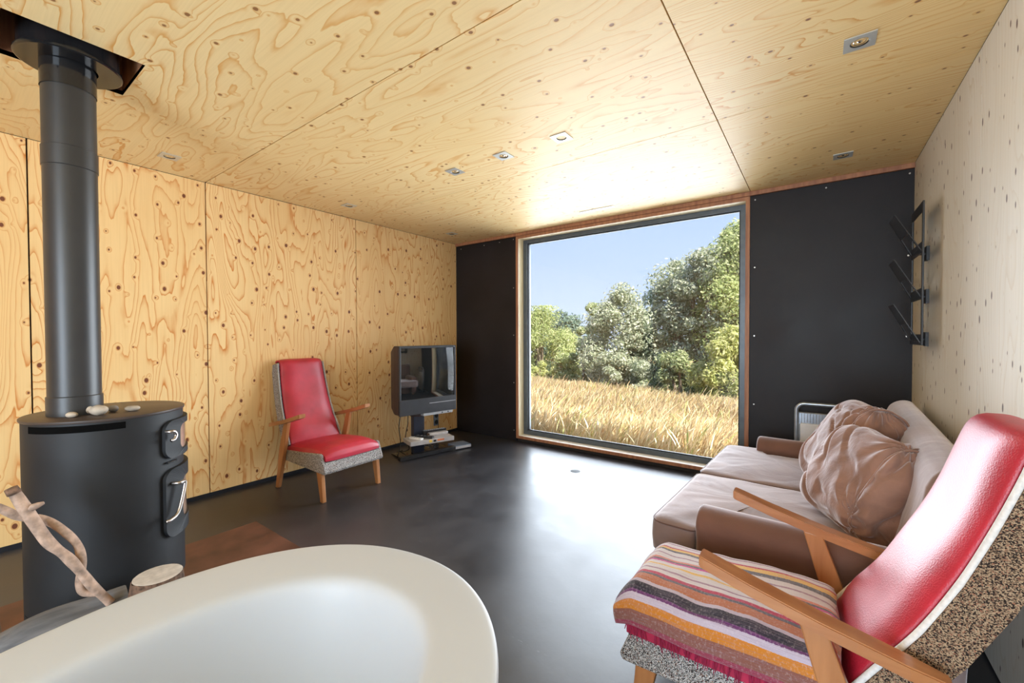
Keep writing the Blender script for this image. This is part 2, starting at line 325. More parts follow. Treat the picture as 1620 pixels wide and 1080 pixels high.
MT['leaf_yellow'] = leafmat('yellow_green_leaf', (0.38, 0.43, 0.14), (0.56, 0.58, 0.24), (0.74, 0.72, 0.42))
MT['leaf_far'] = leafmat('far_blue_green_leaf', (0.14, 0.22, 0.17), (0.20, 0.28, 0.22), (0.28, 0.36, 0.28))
MT['trunk'] = plain('grey_tree_bark', (0.20, 0.16, 0.12), 0.9, var=0.4, scale=20)

# ------------------------------------------------------------------ object helpers
W = {}
def setlab(o, label=None, cat=None, group=None, kind=None):
    if label: o['label'] = label
    if cat: o['category'] = cat
    if group: o['group'] = group
    if kind: o['kind'] = kind
    return o
def thing(name, label, cat, loc=(0, 0, 0), group=None):
    o = bpy.data.objects.new(name, None); o.empty_display_size = 0.1; COL.objects.link(o); o.location = loc
    W[o.name] = Matrix.Translation(Vector(loc)); return setlab(o, label, cat, group)
def link_mesh(name, me, mat, parent=None, smooth=False, auto=None):
    me.materials.clear(); me.materials.append(MT[mat] if isinstance(mat, str) else mat)
    if smooth: me.polygons.foreach_set('use_smooth', [True]*len(me.polygons))
    o = bpy.data.objects.new(name, me); COL.objects.link(o)
    if parent is not None:
        o.parent = parent; W[o.name] = W[parent.name]
        me.transform(W[parent.name].inverted())
    else: W[o.name] = Matrix.Identity(4)
    return o
class MB:
    def __init__(s): s.bm = bmesh.new()
    def merge(s, b2, mat=None):
        me = bpy.data.meshes.new('tmp')
        if mat is not None: bmesh.ops.transform(b2, matrix=mat, verts=b2.verts)
        b2.to_mesh(me); b2.free(); s.bm.from_mesh(me); bpy.data.meshes.remove(me); return s
    def box(s, a, b, bev=0.0, seg=2, M=None):
        b2 = bmesh.new(); bmesh.ops.create_cube(b2, size=1.0)
        sz = [abs(b[i]-a[i]) for i in range(3)]; c = [(a[i]+b[i])/2 for i in range(3)]
        for v in b2.verts: v.co = Vector((v.co[i]*sz[i]+c[i] for i in range(3)))
        if bev: bmesh.ops.bevel(b2, geom=list(b2.edges), offset=bev, segments=seg, affect='EDGES', profile=0.5)
        return s.merge(b2, M)
    def prism(s, poly, axis, t0, t1, bev=0.0, seg=2, M=None, sharp_only=True):
        """poly: 2D points in the other two axes (in order x<y<z without axis)"""
        b2 = bmesh.new()
        def p3(q, t):
            l = list(q); l.insert(axis, t); return Vector(l)
        A = [b2.verts.new(p3(q, t0)) for q in poly]; B = [b2.verts.new(p3(q, t1)) for q in poly]
        n = len(poly); b2.faces.new(A); b2.faces.new(B[::-1])
        for i in range(n): b2.faces.new((A[i], B[i], B[(i+1) % n], A[(i+1) % n]))
        bmesh.ops.recalc_face_normals(b2, faces=b2.faces)
        if bev:
            ed = [e for e in b2.edges if e.calc_face_angle(0) > R(25)]
            bmesh.ops.bevel(b2, geom=ed, offset=bev, segments=seg, affect='EDGES', profile=0.5, clamp_overlap=True)
        return s.merge(b2, M)
    def tube(s, pts, r, n=8, closed=False, caps=True):
        b2 = bmesh.new(); P = [Vector(p) for p in pts]; m = len(P)
        rr = r if isinstance(r, (list, tuple)) else [r]*m
        rings = []; up = None
        for i in range(m):
            if closed: t = P[(i+1) % m]-P[i-1]
            else: t = P[min(i+1, m-1)]-P[max(i-1, 0)]
            t.normalize()
            if up is None:
                up = Vector((0, 0, 1)) if abs(t.z) < 0.9 else Vector((1, 0, 0))
            x = up - t*up.dot(t); x.normalize(); y = t.cross(x); up = x
            rings.append([b2.verts.new(P[i]+(x*math.cos(a)+y*math.sin(a))*rr[i]) for a in (2*PI*k/n for k in range(n))])
        for i in range(m if closed else m-1):
            a, b = rings[i], rings[(i+1) % m]
            for k in range(n): b2.faces.new((a[k], a[(k+1) % n], b[(k+1) % n], b[k]))
        if caps and not closed: b2.faces.new(rings[0][::-1]); b2.faces.new(rings[-1])
        bmesh.ops.recalc_face_normals(b2, faces=b2.faces)
        return s.merge(b2)
    def lathe(s, prof, c, n=48, a0=0, a1=2*PI, close=False):
        """prof: list of (r,z); c: centre (x,y)"""
        b2 = bmesh.new(); full = abs(a1-a0-2*PI) < 1e-6; k = n if full else n+1; rings = []
        for (r, z) in prof:
            if r < 1e-6 and full: rings.append([b2.verts.new((c[0], c[1], z))]*k); continue
            rings.append([b2.verts.new((c[0]+r*math.cos(a0+(a1-a0)*i/n), c[1]+r*math.sin(a0+(a1-a0)*i/n), z)) for i in range(k)])
        pr = list(zip(rings, rings[1:])) + ([(rings[-1], rings[0])] if close else [])
        for A, B in pr:
            for i in range(n):
                j = (i+1) % k; vs = []
                for v in (A[i], A[j], B[j], B[i]):
                    if v not in vs: vs.append(v)
                if len(vs) > 2:
                    try: b2.faces.new(vs)
                    except ValueError: pass
        if close and not full:
            b2.faces.new([r[0] for r in rings]); b2.faces.new([r[-1] for r in rings][::-1])
        bmesh.ops.recalc_face_normals(b2, faces=b2.faces)
        return s.merge(b2)
    def grid(s, fn, nu, nv, cu=False, cv=False, uv=False):
        b2 = bmesh.new(); V = [[b2.verts.new(fn(i/(nu if cu else nu-1), j/(nv if cv else nv-1))) for j in range(nv)] for i in range(nu)]
        for i in range(nu if cu else nu-1):
            for j in range(nv if cv else nv-1):
                b2.faces.new((V[i][j], V[(i+1) % nu][j], V[(i+1) % nu][(j+1) % nv], V[i][(j+1) % nv]))
        bmesh.ops.remove_doubles(b2, verts=b2.verts, dist=1e-5)
        bmesh.ops.recalc_face_normals(b2, faces=b2.faces)
        return s.merge(b2)
    def build(s, name, mat, parent=None, smooth=False, label=None, kind=None, angle=None):
        me = bpy.data.meshes.new(name); s.bm.to_mesh(me); s.bm.free()
        o = link_mesh(name, me, mat, parent, smooth)
        if smooth and angle: me.set_sharp_from_angle(angle=R(angle))
        if label: o['label'] = label
        if kind: o['kind'] = kind
        return o
def sgnpow(x, e): return math.copysign(abs(x)**e, x)
def superell(mb, size, e1, e2, M=None, nu=48, nv=32, disp=None):
    a, b, c = size[0]/2, size[1]/2, size[2]/2
    def fn(u, v):
        th = 2*PI*u; ph = -PI/2+PI*v
        p = Vector((a*sgnpow(math.cos(ph), e1)*sgnpow(math.cos(th), e2), b*sgnpow(math.cos(ph), e1)*sgnpow(math.sin(th), e2), c*sgnpow(math.sin(ph), e1)))
        if disp: p = disp(p)
        return M @ p if M is not None else p
    return mb.grid(fn, nu, nv, cu=True)
def subsurf(o, lv=2):
    m = o.modifiers.new('subsurf', 'SUBSURF'); m.levels = lv; m.render_levels = lv; return o
def struct(o): o['kind'] = 'structure'; return o
def smoothpath(pts, n=8, closed=False):
    P = [Vector(p) for p in pts]; m = len(P); out = []
    rng = range(m if closed else m-1)
    for i in rng:
        p0, p1, p2, p3 = (P[(i-1) % m], P[i], P[(i+1) % m], P[(i+2) % m]) if closed else (P[max(i-1, 0)], P[i], P[i+1], P[min(i+2, m-1)])
        for k in range(n):
            t = k/n
            out.append(0.5*((2*p1)+(p2-p0)*t+(2*p0-5*p1+4*p2-p3)*t*t+(3*p1-p0-3*p2+p3)*t**3))
    if not closed: out.append(P[-1])
    return out

# ------------------------------------------------------------------ room shell
T = 0.02
floor = struct(MB().box((XL-0.2, YR-0.2, -0.2), (XR+0.2, YW+0.14, 0)).build('floor', 'floor'))
ceiling = struct(MB().box((XL-0.2, YR-0.2, H+T+0.29), (XR+0.2, YW+0.2, H+T+0.33)).box((XL-0.2, 0.60, H+T), (XR+0.2, YW+0.2, H+T+0.29)).box((XL-0.2, YR-0.2, H+T), (XR+0.2, 0.06, H+T+0.29))
                 .box((-2.2, 0.06, H+T), (XR+0.2, 0.6, H+T+0.29)).box((XL-0.2, 0.06, H+T), (-2.7, 0.6, H+T+0.29)).build('ceiling', 'backing'))
g = 0.004
HX0, HX1, HY0, HY1 = -2.628, -2.262, 0.14, 0.522           # flue opening
ys = [YR, -1.35, -0.09, 1.168, 2.426, YW+0.05]
for i in range(5):
    y0, y1 = ys[i]+(0.003 if i == 3 else 0.0022), ys[i+1]-(0.003 if i == 2 else 0.0022)
    for x0, x1, mt in ((XL, -0.4336, 'ply_ceiling'), (-0.4284, XR, 'ply_ceiling_straight')):
        if i == 2 and x0 == XL:
            MB().box((XL, y0, H), (-2.7512, y1, H+T)).build('panel', mt, ceiling)
            (MB().box((-2.7488, y0, H), (HX0, y1, H+T)).box((HX1, y0, H), (x1, y1, H+T)).box((HX0, y0, H), (HX1, HY0, H+T)).box((HX0, HY1, H), (HX1, y1, H+T))).build('panel', mt, ceiling)
        else: MB().box((x0, y0, H), (x1, y1, H+T)).build('panel', mt, ceiling)
# lining of the flue opening
(MB().box((HX0-0.018, HY0, H+0.001), (HX0, HY1, H+0.305)).box((HX1, HY0, H+0.001), (HX1+0.018, HY1, H+0.305))
 .box((HX0, HY0-0.018, H+0.001), (HX1, HY0, H+0.305)).box((HX0, HY1, H+0.001), (HX1, HY1+0.018, H+0.305))).build('opening_lining', MT['ply_edge'], ceiling)

wl = struct(MB().box((XL-0.2, YR-0.2, 0), (XL-T, YW+0.14, H+T)).build('wall_left', 'backing'))
jl = [YR, -1.80, -0.58+0.0, 0.308, 1.166, 2.403, YW]
for y0, y1 in zip(jl, jl[1:]):
    MB().box((XL-T, y0+0.0035, 0.032), (XL, y1-0.0035, H-0.003)).build('panel', 'ply_left', wl)
struct(MB().box((XL-T, YR, 0), (XL-0.006, YW, 0.031)).build('baseboard_left', 'kick'))
wr = struct(MB().box((XR+T, YR-0.2, 0), (XR+0.2, YW+0.14, H+T)).build('wall_right', 'backing'))
jr = [YR, -1.34, -0.09, 1.166, 2.418, YW]
for y0, y1 in zip(jr, jr[1:]):
    MB().box((XR, y0+g/2, 0.012), (XR+T, y1-g/2, H-0.003)).build('panel', 'ply_right', wr)
WX0, WX1, WZ0, WZ1 = -2.714, -0.434, 0.038, 2.286          # window opening, outer edge of timber frame
wb = struct(MB().box((XL-0.2, YW+T, -0.2), (WX0, YW+0.2, H+T)).box((WX1, YW+T, -0.2), (XR+0.2, YW+0.2, H+T))
            .box((WX0, YW+T, WZ1), (WX1, YW+0.2, H+T)).box((WX0, YW+T, -0.2), (WX1, YW+0.2, WZ0-0.004)).build('wall_back', 'backing'))
MB().box((XL, YW, 0.006), (WX0-0.001, YW+T, H-0.036)).build('panel', 'film', wb)
MB().box((WX1+0.001, YW, 0.006), (XR, YW+T, H-0.036)).build('panel', 'film', wb)
for x, z in [(-2.752, z) for z in (0.12, 0.656, 1.19, 1.72, 2.262)] + [(-3.18, 2.25), (-2.95, 2.255), (-3.55, 2.25)] + \
            [(-0.40, z) for z in (0.12, 0.639, 1.182, 1.722, 2.253)] + [(0.047, 2.255), (0.49, 2.258), (0.488, 1.716), (0.485, 1.178), (0.485, 0.64)]:
    b2 = MB(); b2.tube([(x, YW+0.004, z), (x, YW-0.0015, z)], 0.0055, 8); b2.build('screw', 'screw', wb)
struct(MB().box((XL, YW-0.022, H-0.034), (XR, YW, H-0.001), 0.002).build('trim_1', MT['ply_edge']))
rear = struct(MB().box((XL-0.2, YR-0.2, -0.05), (-1.25, YR, H+T)).box((0.41, YR-0.2, -0.05), (XR+0.2, YR, H+T)).box((-1.25, YR-0.2, 2.2), (0.41, YR, H+T)).build('wall_rear', 'ply_left'))

# window
win = struct(MB().box((WX0, YW+0.10, WZ0), (WX1, YW+0.102, WZ0+0.004)).build('window_1', 'alu_dark'))
fw = 0.030; YF = YW-0.012; YE = YW+0.17
def frame(mb, x0, x1, z0, z1, y0, y1, w, wb_=None, wt=None):
    wb_ = wb_ or w; wt = wt or w
    mb.box((x0, y0, z0), (x0+w, y1, z1)).box((x1-w, y0, z0), (x1, y1, z1)).box((x0+w, y0, z0), (x1-w, y1, z0+wb_)).box((x0+w, y0, z1-wt), (x1-w, y1, z1)); return mb
frame(MB(), WX0, WX1, WZ0, WZ1, YF, YF+0.008, fw).build('timber_frame', 'ply_edge', win)
(MB().box((WX0+0.001, YF+0.008, WZ0+0.001), (WX0+fw, YE, WZ1-0.001)).box((WX1-fw, YF+0.008, WZ0+0.001), (WX1-0.001, YE, WZ1-0.001))
 .box((WX0+fw, YF+0.008, WZ1-fw), (WX1-fw, YE, WZ1-0.001))).build('timber_reveal', 'ply_reveal', win)
MB().box((WX0+fw, YF+0.002, WZ0+0.012), (WX1-fw, YE, WZ0+fw+0.001), 0.002, 1).build('sill', 'sill', win, label='pale timber sill')
ax0, ax1, az0, az1 = WX0+fw, WX1-fw, WZ0+fw, WZ1-fw
frame(MB(), ax0, ax1, az0, az1, YW+0.095, YW+0.168, 0.050, 0.045, 0.040).build('aluminium_frame', 'alu', win)
frame(MB(), ax0+0.050, ax1-0.050, az0+0.045, az1-0.040, YW+0.112, YW+0.135, 0.010).build('gasket', 'alu_dark', win)
MB().box((ax0+0.055, YW+0.120, az0+0.050), (ax1-0.055, YW+0.126, az1-0.045)).build('pane', 'glass', win)

# ceiling downlights and vent
def downlight(x, y, label, lit=True):
    s = 0.049
    t = thing('downlight', label, 'ceiling light', (x, y, H), 'square recessed downlights')
    mb = MB()
    for sx in (1,):
        n = 24; z = H-0.004; b2 = bmesh.new(); inn, outv, inz = [], [], []
        for k in range(n):
            a = 2*PI*k/n+PI/4; c, si = math.cos(a), math.sin(a); q = s/max(abs(c), abs(si))
            outv.append(b2.verts.new((x+c*q, y+si*q, z))); inn.append(b2.verts.new((x+c*0.030, y+si*0.030, z)))
        top = [b2.verts.new(v.co+Vector((0, 0, 0.0035))) for v in outv]
        for k in range(n):
            j = (k+1) % n
            b2.faces.new((outv[k], outv[j], inn[j], inn[k])); b2.faces.new((top[k], top[j], outv[j], outv[k]))
        bmesh.ops.recalc_face_normals(b2, faces=b2.faces); mb.merge(b2)
    mb.build('plate', 'spot_plate', t)
    MB().lathe([(0.030, H-0.0042), (0.027, H-0.001), (0.024, H+0.012), (0.0, H+0.013)], (x, y), 24).build('recess', 'spot_dark', t, True)
    if lit: MB().lathe([(0.021, H+0.011), (0.020, H-0.001), (0.012, H+0.003), (0.006, H-0.002), (0, H-0.003)], (x, y), 20).build('bulb', 'chrome', t, True)
LX, RX = -3.285, 0.125
for x, y, lb, lit in ((LX, 0.867, 'square downlight in the ceiling beside the black flue pipe', True), (LX, 2.110, 'square downlight over the gap between red armchair and television', True),
                 (LX, 3.372, 'square downlight in the far left corner of the ceiling above the television', True), (-2.018, 2.108, 'left one of the three downlights in a row mid ceiling', True),
                 (-1.598, 2.105, 'middle one of the three downlights in a row mid ceiling', True), (-1.184, 2.107, 'right one of the three mid ceiling downlights with an empty dark recess', False),
                 (RX, 3.375, 'square downlight near the ceiling edge above the right black wall panel', True), (RX, 2.104, 'large looking nearest downlight at the top right of the ceiling', True)):
    downlight(x, y, lb, lit)
v = thing('ceiling_vent', 'white slotted air vent strip in the ceiling above the window', 'vent', (-1.6, 3.50, H))
frame2 = MB().box((-1.77, 3.478, H-0.005), (-1.44, 3.486, H-0.0005)).box((-1.77, 3.522, H-0.005), (-1.44, 3.530, H-0.0005)).box((-1.77, 3.486, H-0.005), (-1.755, 3.522, H-0.0005)).box((-1.455, 3.486, H-0.005), (-1.44, 3.522, H-0.0005))
frame2.build('frame', 'white_plastic', v)
MB().box((-1.755, 3.486, H-0.0015), (-1.455, 3.522, H-0.0005)).build('backing', 'alu_dark', v)
for k in range(14):
    x = -1.745+k*0.0212; MB().box((x, 3.486, H-0.0045), (x+0.014, 3.522, H-0.001)).build('slat', 'white_plastic', v)

# ------------------------------------------------------------------ stove corner
SX, SY, SR, SZ = -2.46, 0.425, 0.250, 0.880
hp = MB().box((-2.90, 0.13, 0.0), (-2.02, 1.18, 0.005), 0.001, 1).build('hearth_plate', 'rust'); setlab(hp, 'rust brown steel hearth plate on the black floor under the stove', 'floor plate')
DA = R(92)                                             # direction of the stove door
stv = thing('wood_stove', 'round matt black wood burning stove standing on the brown steel plate', 'stove', (SX, SY, 0.005))
MB().lathe([(0.0, 0.125), (SR-0.012, 0.125), (SR, 0.131), (SR, SZ-0.012), (0, SZ-0.012)], (SX, SY), 96).build('body', 'black_steel', stv, True, angle=40)
MB().lathe([(SR-0.004, 0.0055), (SR, 0.0055), (SR, 0.128), (SR-0.004, 0.128)], (SX, SY), 64, DA+R(62), DA+R(297), close=True).lathe([(0, 0.0055), (SR-0.055, 0.0055), (SR-0.055, 0.126), (0, 0.126)], (SX, SY), 64).build('plinth', 'black_steel', stv, True, angle=40)
MB().lathe([(0, SZ-0.012), (SR+0.004, SZ-0.012), (SR+0.006, SZ-0.009), (SR+0.006, SZ-0.002), (SR+0.003, SZ), (0, SZ)], (SX, SY), 96).build('top_plate', 'stove_top', stv, True, angle=40)
MB().lathe([(SR-0.010, SZ-0.046), (SR+0.0012, SZ-0.046), (SR+0.0012, SZ-0.020), (SR-0.010, SZ-0.020)], (SX, SY), 40, R(-70), R(1), close=True).build('air_slot', 'slot', stv, True, label='dark air slot under the top plate', angle=40)
def stove_door(nm, z0, z1, a0, a1, wa0, wa1, wz0, wz1, handle, hm):
    r1 = SR+0.016
    n = 60; b2 = MB(); rc = 0.045
    # curved door leaf with rounded corners: grid trimmed by a rounded-rectangle map, with a window opening
    def ring(za, zb, aa, ab, rad, r):
        pts = []
        w = (ab-aa)*SR
        for (cx, cz, q) in ((w-rad, zb-rad, 0), (rad, zb-rad, 1), (rad, za+rad, 2), (w-rad, za+rad, 3)):
            for k in range(9):
                t = PI/2*(q+k/8); pts.append((cx+rad*math.cos(t), cz+rad*math.sin(t)))
        # densify straight runs so they follow the curve
        out = []
        m = len(pts)
        for i in range(m):
            p, q_ = pts[i], pts[(i+1) % m]; d = math.hypot(q_[0]-p[0], q_[1]-p[1]); kk = max(1, 12 if d > 0.1 else (6 if d > 0.03 else 1))
            for j in range(kk): out.append((p[0]+(q_[0]-p[0])*j/kk, p[1]+(q_[1]-p[1])*j/kk))
        return [Vector((SX+r*math.cos(aa+s/SR), SY+r*math.sin(aa+s/SR), z)) for s, z in out], out
    o3, o2 = ring(z0, z1, a0, a1, rc, r1); ob, _ = ring(z0, z1, a0, a1, rc, SR-0.002)
    i3, i2 = ring(wz0, wz1, wa0, wa1, 0.03, r1); ib, _ = ring(wz0, wz1, wa0, wa1, 0.03, SR-0.002)
    bm = bmesh.new(); m = len(o3)
    if len(i3) != m:                                       # resample inner ring to the outer count
        def res(P, m):
            L_ = [0];
            for i in range(len(P)): L_.append(L_[-1]+(P[(i+1) % len(P)]-P[i]).length)
            out = []
            for k in range(m):
                t = L_[-1]*k/m; i = max(j for j in range(len(P)) if L_[j] <= t+1e-9)
                out.append(P[i].lerp(P[(i+1) % len(P)], (t-L_[i])/max(1e-9, L_[i+1]-L_[i])))
            return out
        i3, ib = res(i3, m), res(ib, m)
    V = [[bm.verts.new(p) for p in ringp] for ringp in (ob, o3, i3, ib)]
    for A, B in zip(V, V[1:]):
        for k in range(m): bm.faces.new((A[k], A[(k+1) % m], B[(k+1) % m], B[k]))
    bmesh.ops.recalc_face_normals(bm, faces=bm.faces); b2.merge(bm)
    d = b2.build(nm, 'black_steel', stv)
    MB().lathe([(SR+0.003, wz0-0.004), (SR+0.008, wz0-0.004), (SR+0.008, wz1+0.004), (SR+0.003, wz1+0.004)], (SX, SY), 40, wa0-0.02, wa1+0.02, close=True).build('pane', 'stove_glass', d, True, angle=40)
    MB().tube(smoothpath(handle, 6), 0.0075, 10).build('handle', 'steel', d, True, label='steel handle')
def cyl(a, r, z): return Vector((SX+r*math.cos(R(a)), SY+r*math.sin(R(a)), z))
a0, a1 = R(30), R(30+124)
stove_door('upper_door', 0.667, 0.832, a0, a1, R(49), R(135), 0.695, 0.805,
           [cyl(31, SR+0.014, 0.790), cyl(31.5, SR+0.034, 0.790), cyl(34, SR+0.038, 0.788), cyl(36, SR+0.038, 0.772), cyl(34, SR+0.038, 0.755), cyl(31.5, SR+0.036, 0.752)], 0)
stove_door('lower_door', 0.325, 0.622, a0, a1, R(52), R(135), 0.385, 0.565,
           [cyl(37, SR+0.014, 0.560), cyl(38, SR+0.042, 0.560), cyl(44, SR+0.042, 0.556), cyl(44, SR+0.042, 0.535), cyl(38, SR+0.042, 0.455), cyl(34, SR+0.042, 0.428), cyl(28, SR+0.042, 0.418), cyl(25, SR+0.040, 0.418)], 0)
MB().box((-0.028, 0, -0.004), (0.028, 0.012, 0.004), 0.002, 1, Matrix.Translation(cyl(39, SR, 0.652)) @ Matrix.Rotation(R(39-90), 4, 'Z')).build('latch', 'gloss_black', stv)

PX, PY, PR = -2.46, 0.325, 0.0795
fl = thing('flue_pipe', 'tall black flue pipe rising from the stove into the ceiling opening', 'flue pipe', (PX, PY, SZ))
MB().lathe([(PR+0.004, SZ+0.0005), (PR+0.004, SZ+0.075), (PR, SZ+0.078), (PR, 1.872), (PR+0.003, 1.874), (PR+0.003, 1.950), (PR, 1.952), (PR, 2.20)], (PX, PY), 64).build('pipe', 'pipe', fl, True, angle=30)
MB().lathe([(PR+0.0025, 2.185), (PR+0.0025, 2.42)], (PX, PY), 64).build('upper_pipe', 'gloss_black', fl, True)
MB().lathe([(PR+0.001, 2.283), (0.150, 2.283), (0.155, 2.286), (0.155, 2.294), (0.146, 2.297), (0.146, 2.60), (PR, 2.60)], (PX+0.012, PY+0.005), 72).build('collar', 'gloss_black', fl, True, label='wide gloss black insulated collar', angle=30)

rng = random.Random(5)
for (x, y, sx, sy, sz, rz, mt, lb) in ((-2.352, 0.300, 0.046, 0.03, 0.022, 0.4, 'stone', 'small pale shell shaped stone on the stove, leftmost of the row'),
        (-2.330, 0.372, 0.068, 0.05, 0.042, 0.5, 'stone', 'largest pale rounded stone on top of the stove'),
        (-2.385, 0.425, 0.042, 0.032, 0.028, 0.2, 'stone_dark', 'small dark grey stone on the stove beside the largest stone'),
        (-2.345, 0.478, 0.056, 0.034, 0.024, 0.9, 'stone', 'flat pale stone on the stove, rightmost of the row'),
        (-2.395, 0.352, 0.044, 0.03, 0.036, 0.1, 'stone', 'pale stone tucked behind the largest stone on the stove')):
    mb = MB(); se = Vector((rng.random()*9, rng.random()*9, 0))
    superell(mb, (sx, sy, sz), 1.0, 1.0, Matrix.Translation((x, y, SZ+sz/2-0.0005)) @ Matrix.Rotation(rz, 4, 'Z'), 24, 14,
             lambda p, se=se: p*(1+0.12*noise.noise(p*40+se)))
    setlab(mb.build('pebble', mt, None, True), lb, 'stone', 'stones on the stove')

# driftwood, log and stump beside the stove
def branch(name, paths, mat, label, knob=None, ends=None):
    t = thing(name, label, 'branch', tuple(paths[0][0][-1])) 
    for k, (pts, r0, r1) in enumerate(paths):
        P = smoothpath(pts, 7); n = len(P)
        rr = [(r0+(r1-r0)*i/(n-1))*(1+0.18*noise.noise(P[i]*16)) for i in range(n)]
        P = [p+Vector((noise.noise(p*9+Vector((3, 0, 0))), noise.noise(p*9+Vector((0, 5, 0))), noise.noise(p*9)))*0.006 for p in P]
        MB().tube(P, rr, 12).build('stem' if k == 0 else 'fork', mat, t, True)
    return t
bx = -2.05
br = branch('driftwood_branch', [([(bx-0.05, 0.135, 0.690), (bx-0.04, 0.168, 0.600), (bx-0.03, 0.205, 0.515), (bx-0.02, 0.243, 0.445), (bx-0.01, 0.272, 0.385), (bx, 0.305, 0.320), (bx, 0.330, 0.265), (bx, 0.345, 0.235)], 0.0165, 0.0135)], 'drift',
            'pale knobbly driftwood branch leaning up in front of the black stove')
MB().tube([(bx-0.042, 0.160, 0.628), (bx-0.03, 0.185, 0.640), (bx-0.025, 0.196, 0.644)], [0.014, 0.009, 0.005], 10).build('knot_stub', 'drift', br, True)
MB().tube([(bx-0.05, 0.1355, 0.688), (bx-0.052, 0.128, 0.708)], [0.0172, 0.0155], 12).build('dark_tip', 'bark', br, True, label='dark broken tip')
b2_ = branch('driftwood_branch', [([(bx-0.12, -0.02, 0.70), (bx-0.10, 0.09, 0.655), (bx-0.085, 0.146, 0.600), (bx-0.085, 0.195, 0.575), (bx-0.06, 0.240, 0.530), (bx-0.045, 0.272, 0.475), (bx-0.03, 0.280, 0.410), (bx-0.02, 0.276, 0.335), (bx-0.01, 0.287, 0.300), (bx, 0.325, 0.285)], 0.0125, 0.0135)], 'drift',
            'thinner curling driftwood branch bending behind the knobbly one, beside the stove')
t = thing('cut_branch', 'short bark covered branch with an orange cut end by the stump', 'branch', (-2.0, 0.33, 0.21))
MB().tube([(-1.93, 0.27, 0.14), (-1.985, 0.338, 0.222)], 0.030, 14).build('stem', 'bark', t, True)
MB().tube([(-1.985, 0.338, 0.222), (-1.9856, 0.3388, 0.2228)], 0.0285, 14).build('cut_end', 'cut_orange', t)
gl = MB()
def gfn(u, v):
    s = u; rr = 0.012+0.125*math.sin(PI*min(1, 0.06+0.62*s))**0.8
    a = 2*PI*v; p = Vector((-2.10+0.62*rr*math.cos(a), -0.10+0.50*s, 0.13+rr*math.sin(a)*0.93+0.01*s))
    p += Vector((0.5, 0, 1))*0.018*noise.noise(Vector((a*1.5, s*3, 1)))
    p.z = max(p.z, 0.0055); return p
gl.grid(gfn, 36, 24, cv=True)
setlab(gl.build('driftwood_log', 'drift_grey', None, True), 'large grey weathered driftwood log lying between the stove and bathtub', 'log')
st = thing('tree_stump', 'short sawn log with rough bark and pale top beside the stove', 'log', (-2.0, 0.475, 0.005))
SN = 40
def sfn(u, v):
    z = 0.0055+v*0.297; r = 0.112-0.038*v; a = 2*PI*u
    r *= 1+0.05*noise.noise(Vector((math.cos(a)*3, math.sin(a)*3, z*4)))+0.03*math.sin(a*17+noise.noise(Vector((a, z*9, 0)))*3)
    return Vector((-2.015+0.023*v+r*math.cos(a), 0.465+0.005*v+r*math.sin(a), z))
MB().grid(sfn, 80, 16, cu=True).build('bark', 'bark', st, True)
MB().lathe([(0, 0.3055), (0.050, 0.3050), (0.068, 0.3040), (0.0735, 0.3026)], (-1.992, 0.470), 40).build('sawn_top', 'log_cut', st, True)
setlab(MB().box((-2.09, 0.555, 0.0), (-2.02, 0.60, 0.02), 0.003, 1, Matrix.Translation((0, 0, 0.006))).build('wood_chip', 'log_cut'), 'small pale wood chip on the steel plate behind the stump', 'wood chip')

# ------------------------------------------------------------------ bathtub
def make_tub():
    t = thing('bathtub', 'matt white freestanding oval bathtub in the foreground', 'bathtub', (-0.88, 0.22, 0))
    def ring(cx, ye, w, ln, rot, n, z, N_=112):
        P = []
        for k in range(N_):
            a = 2*PI*k/N_
            u = w*sgnpow(math.cos(a), 2/n); q = ln/2*(sgnpow(math.sin(a), 2/n)-1)
            c, s = math.cos(rot), math.sin(rot); P.append(Vector((cx+u*c-q*s, ye+u*s+q*c, z)))
        return P
    TO = dict(cx=-0.960, ye=0.814, w=0.503, ln=1.206, rot=0.179, n=2.12)
    TI = dict(cx=-0.889, ye=0.669, w=0.344, ln=1.0, rot=0.094, n=2.3)
    def lerp(a, b, t): return {k: a[k]+(b[k]-a[k])*t for k in a}
    def sc(d, k, z):
        P = ring(d['cx'], d['ye'], d['w'], d['ln'], d['rot'], d['n'], z); c = sum(P, Vector())/len(P)
        return [Vector((c.x+(p.x-c.x)*k, c.y+(p.y-c.y)*k, z)) for p in P]
    zr = 0.561
    R_out = [sc(TO, 0.70, 0.0), sc(TO, 0.74, 0.015), sc(TO, 0.80, 0.10), sc(TO, 0.86, 0.25), sc(TO, 0.93, 0.42), sc(TO, 0.985, zr-0.030), sc(TO, 0.998, zr-0.020), sc(TO, 1.0, zr-0.010), sc(TO, 0.995, zr-0.003), sc(TO, 0.985, zr)]
    R_in = [sc(lerp(TO, TI, 0.30), 1.0, zr-0.001), sc(lerp(TO, TI, 0.65), 1.0, zr-0.004), sc(lerp(TO, TI, 0.92), 1.0, zr-0.008), sc(TI, 1.0, zr-0.013), sc(TI, 0.975, zr-0.024), sc(TI, 0.955, zr-0.045), sc(TI, 0.90, 0.40), sc(TI, 0.83, 0.25), sc(TI, 0.74, 0.16), sc(TI, 0.60, 0.125), sc(TI, 0.30, 0.115)]
    bm = bmesh.new(); V = [[bm.verts.new(p) for p in r] for r in R_out+R_in]
    m = len(V[0])
    for A, B in zip(V, V[1:]):
        for k in range(m): bm.faces.new((A[k], A[(k+1) % m], B[(k+1) % m], B[k]))
    bm.faces.new(V[-1]); bm.faces.new(V[0][::-1]); bmesh.ops.recalc_face_normals(bm, faces=bm.faces)
    mb = MB(); mb.merge(bm); o = mb.build('tub_shell', 'tub', t, True); subsurf(o, 1)
    c = sum(R_in[-1], Vector())/m
    MB().lathe([(0, 0.121), (0.026, 0.121), (0.030, 0.117), (0.030, 0.112)], (c.x, c.y), 28).build('drain', 'chrome', t, True)
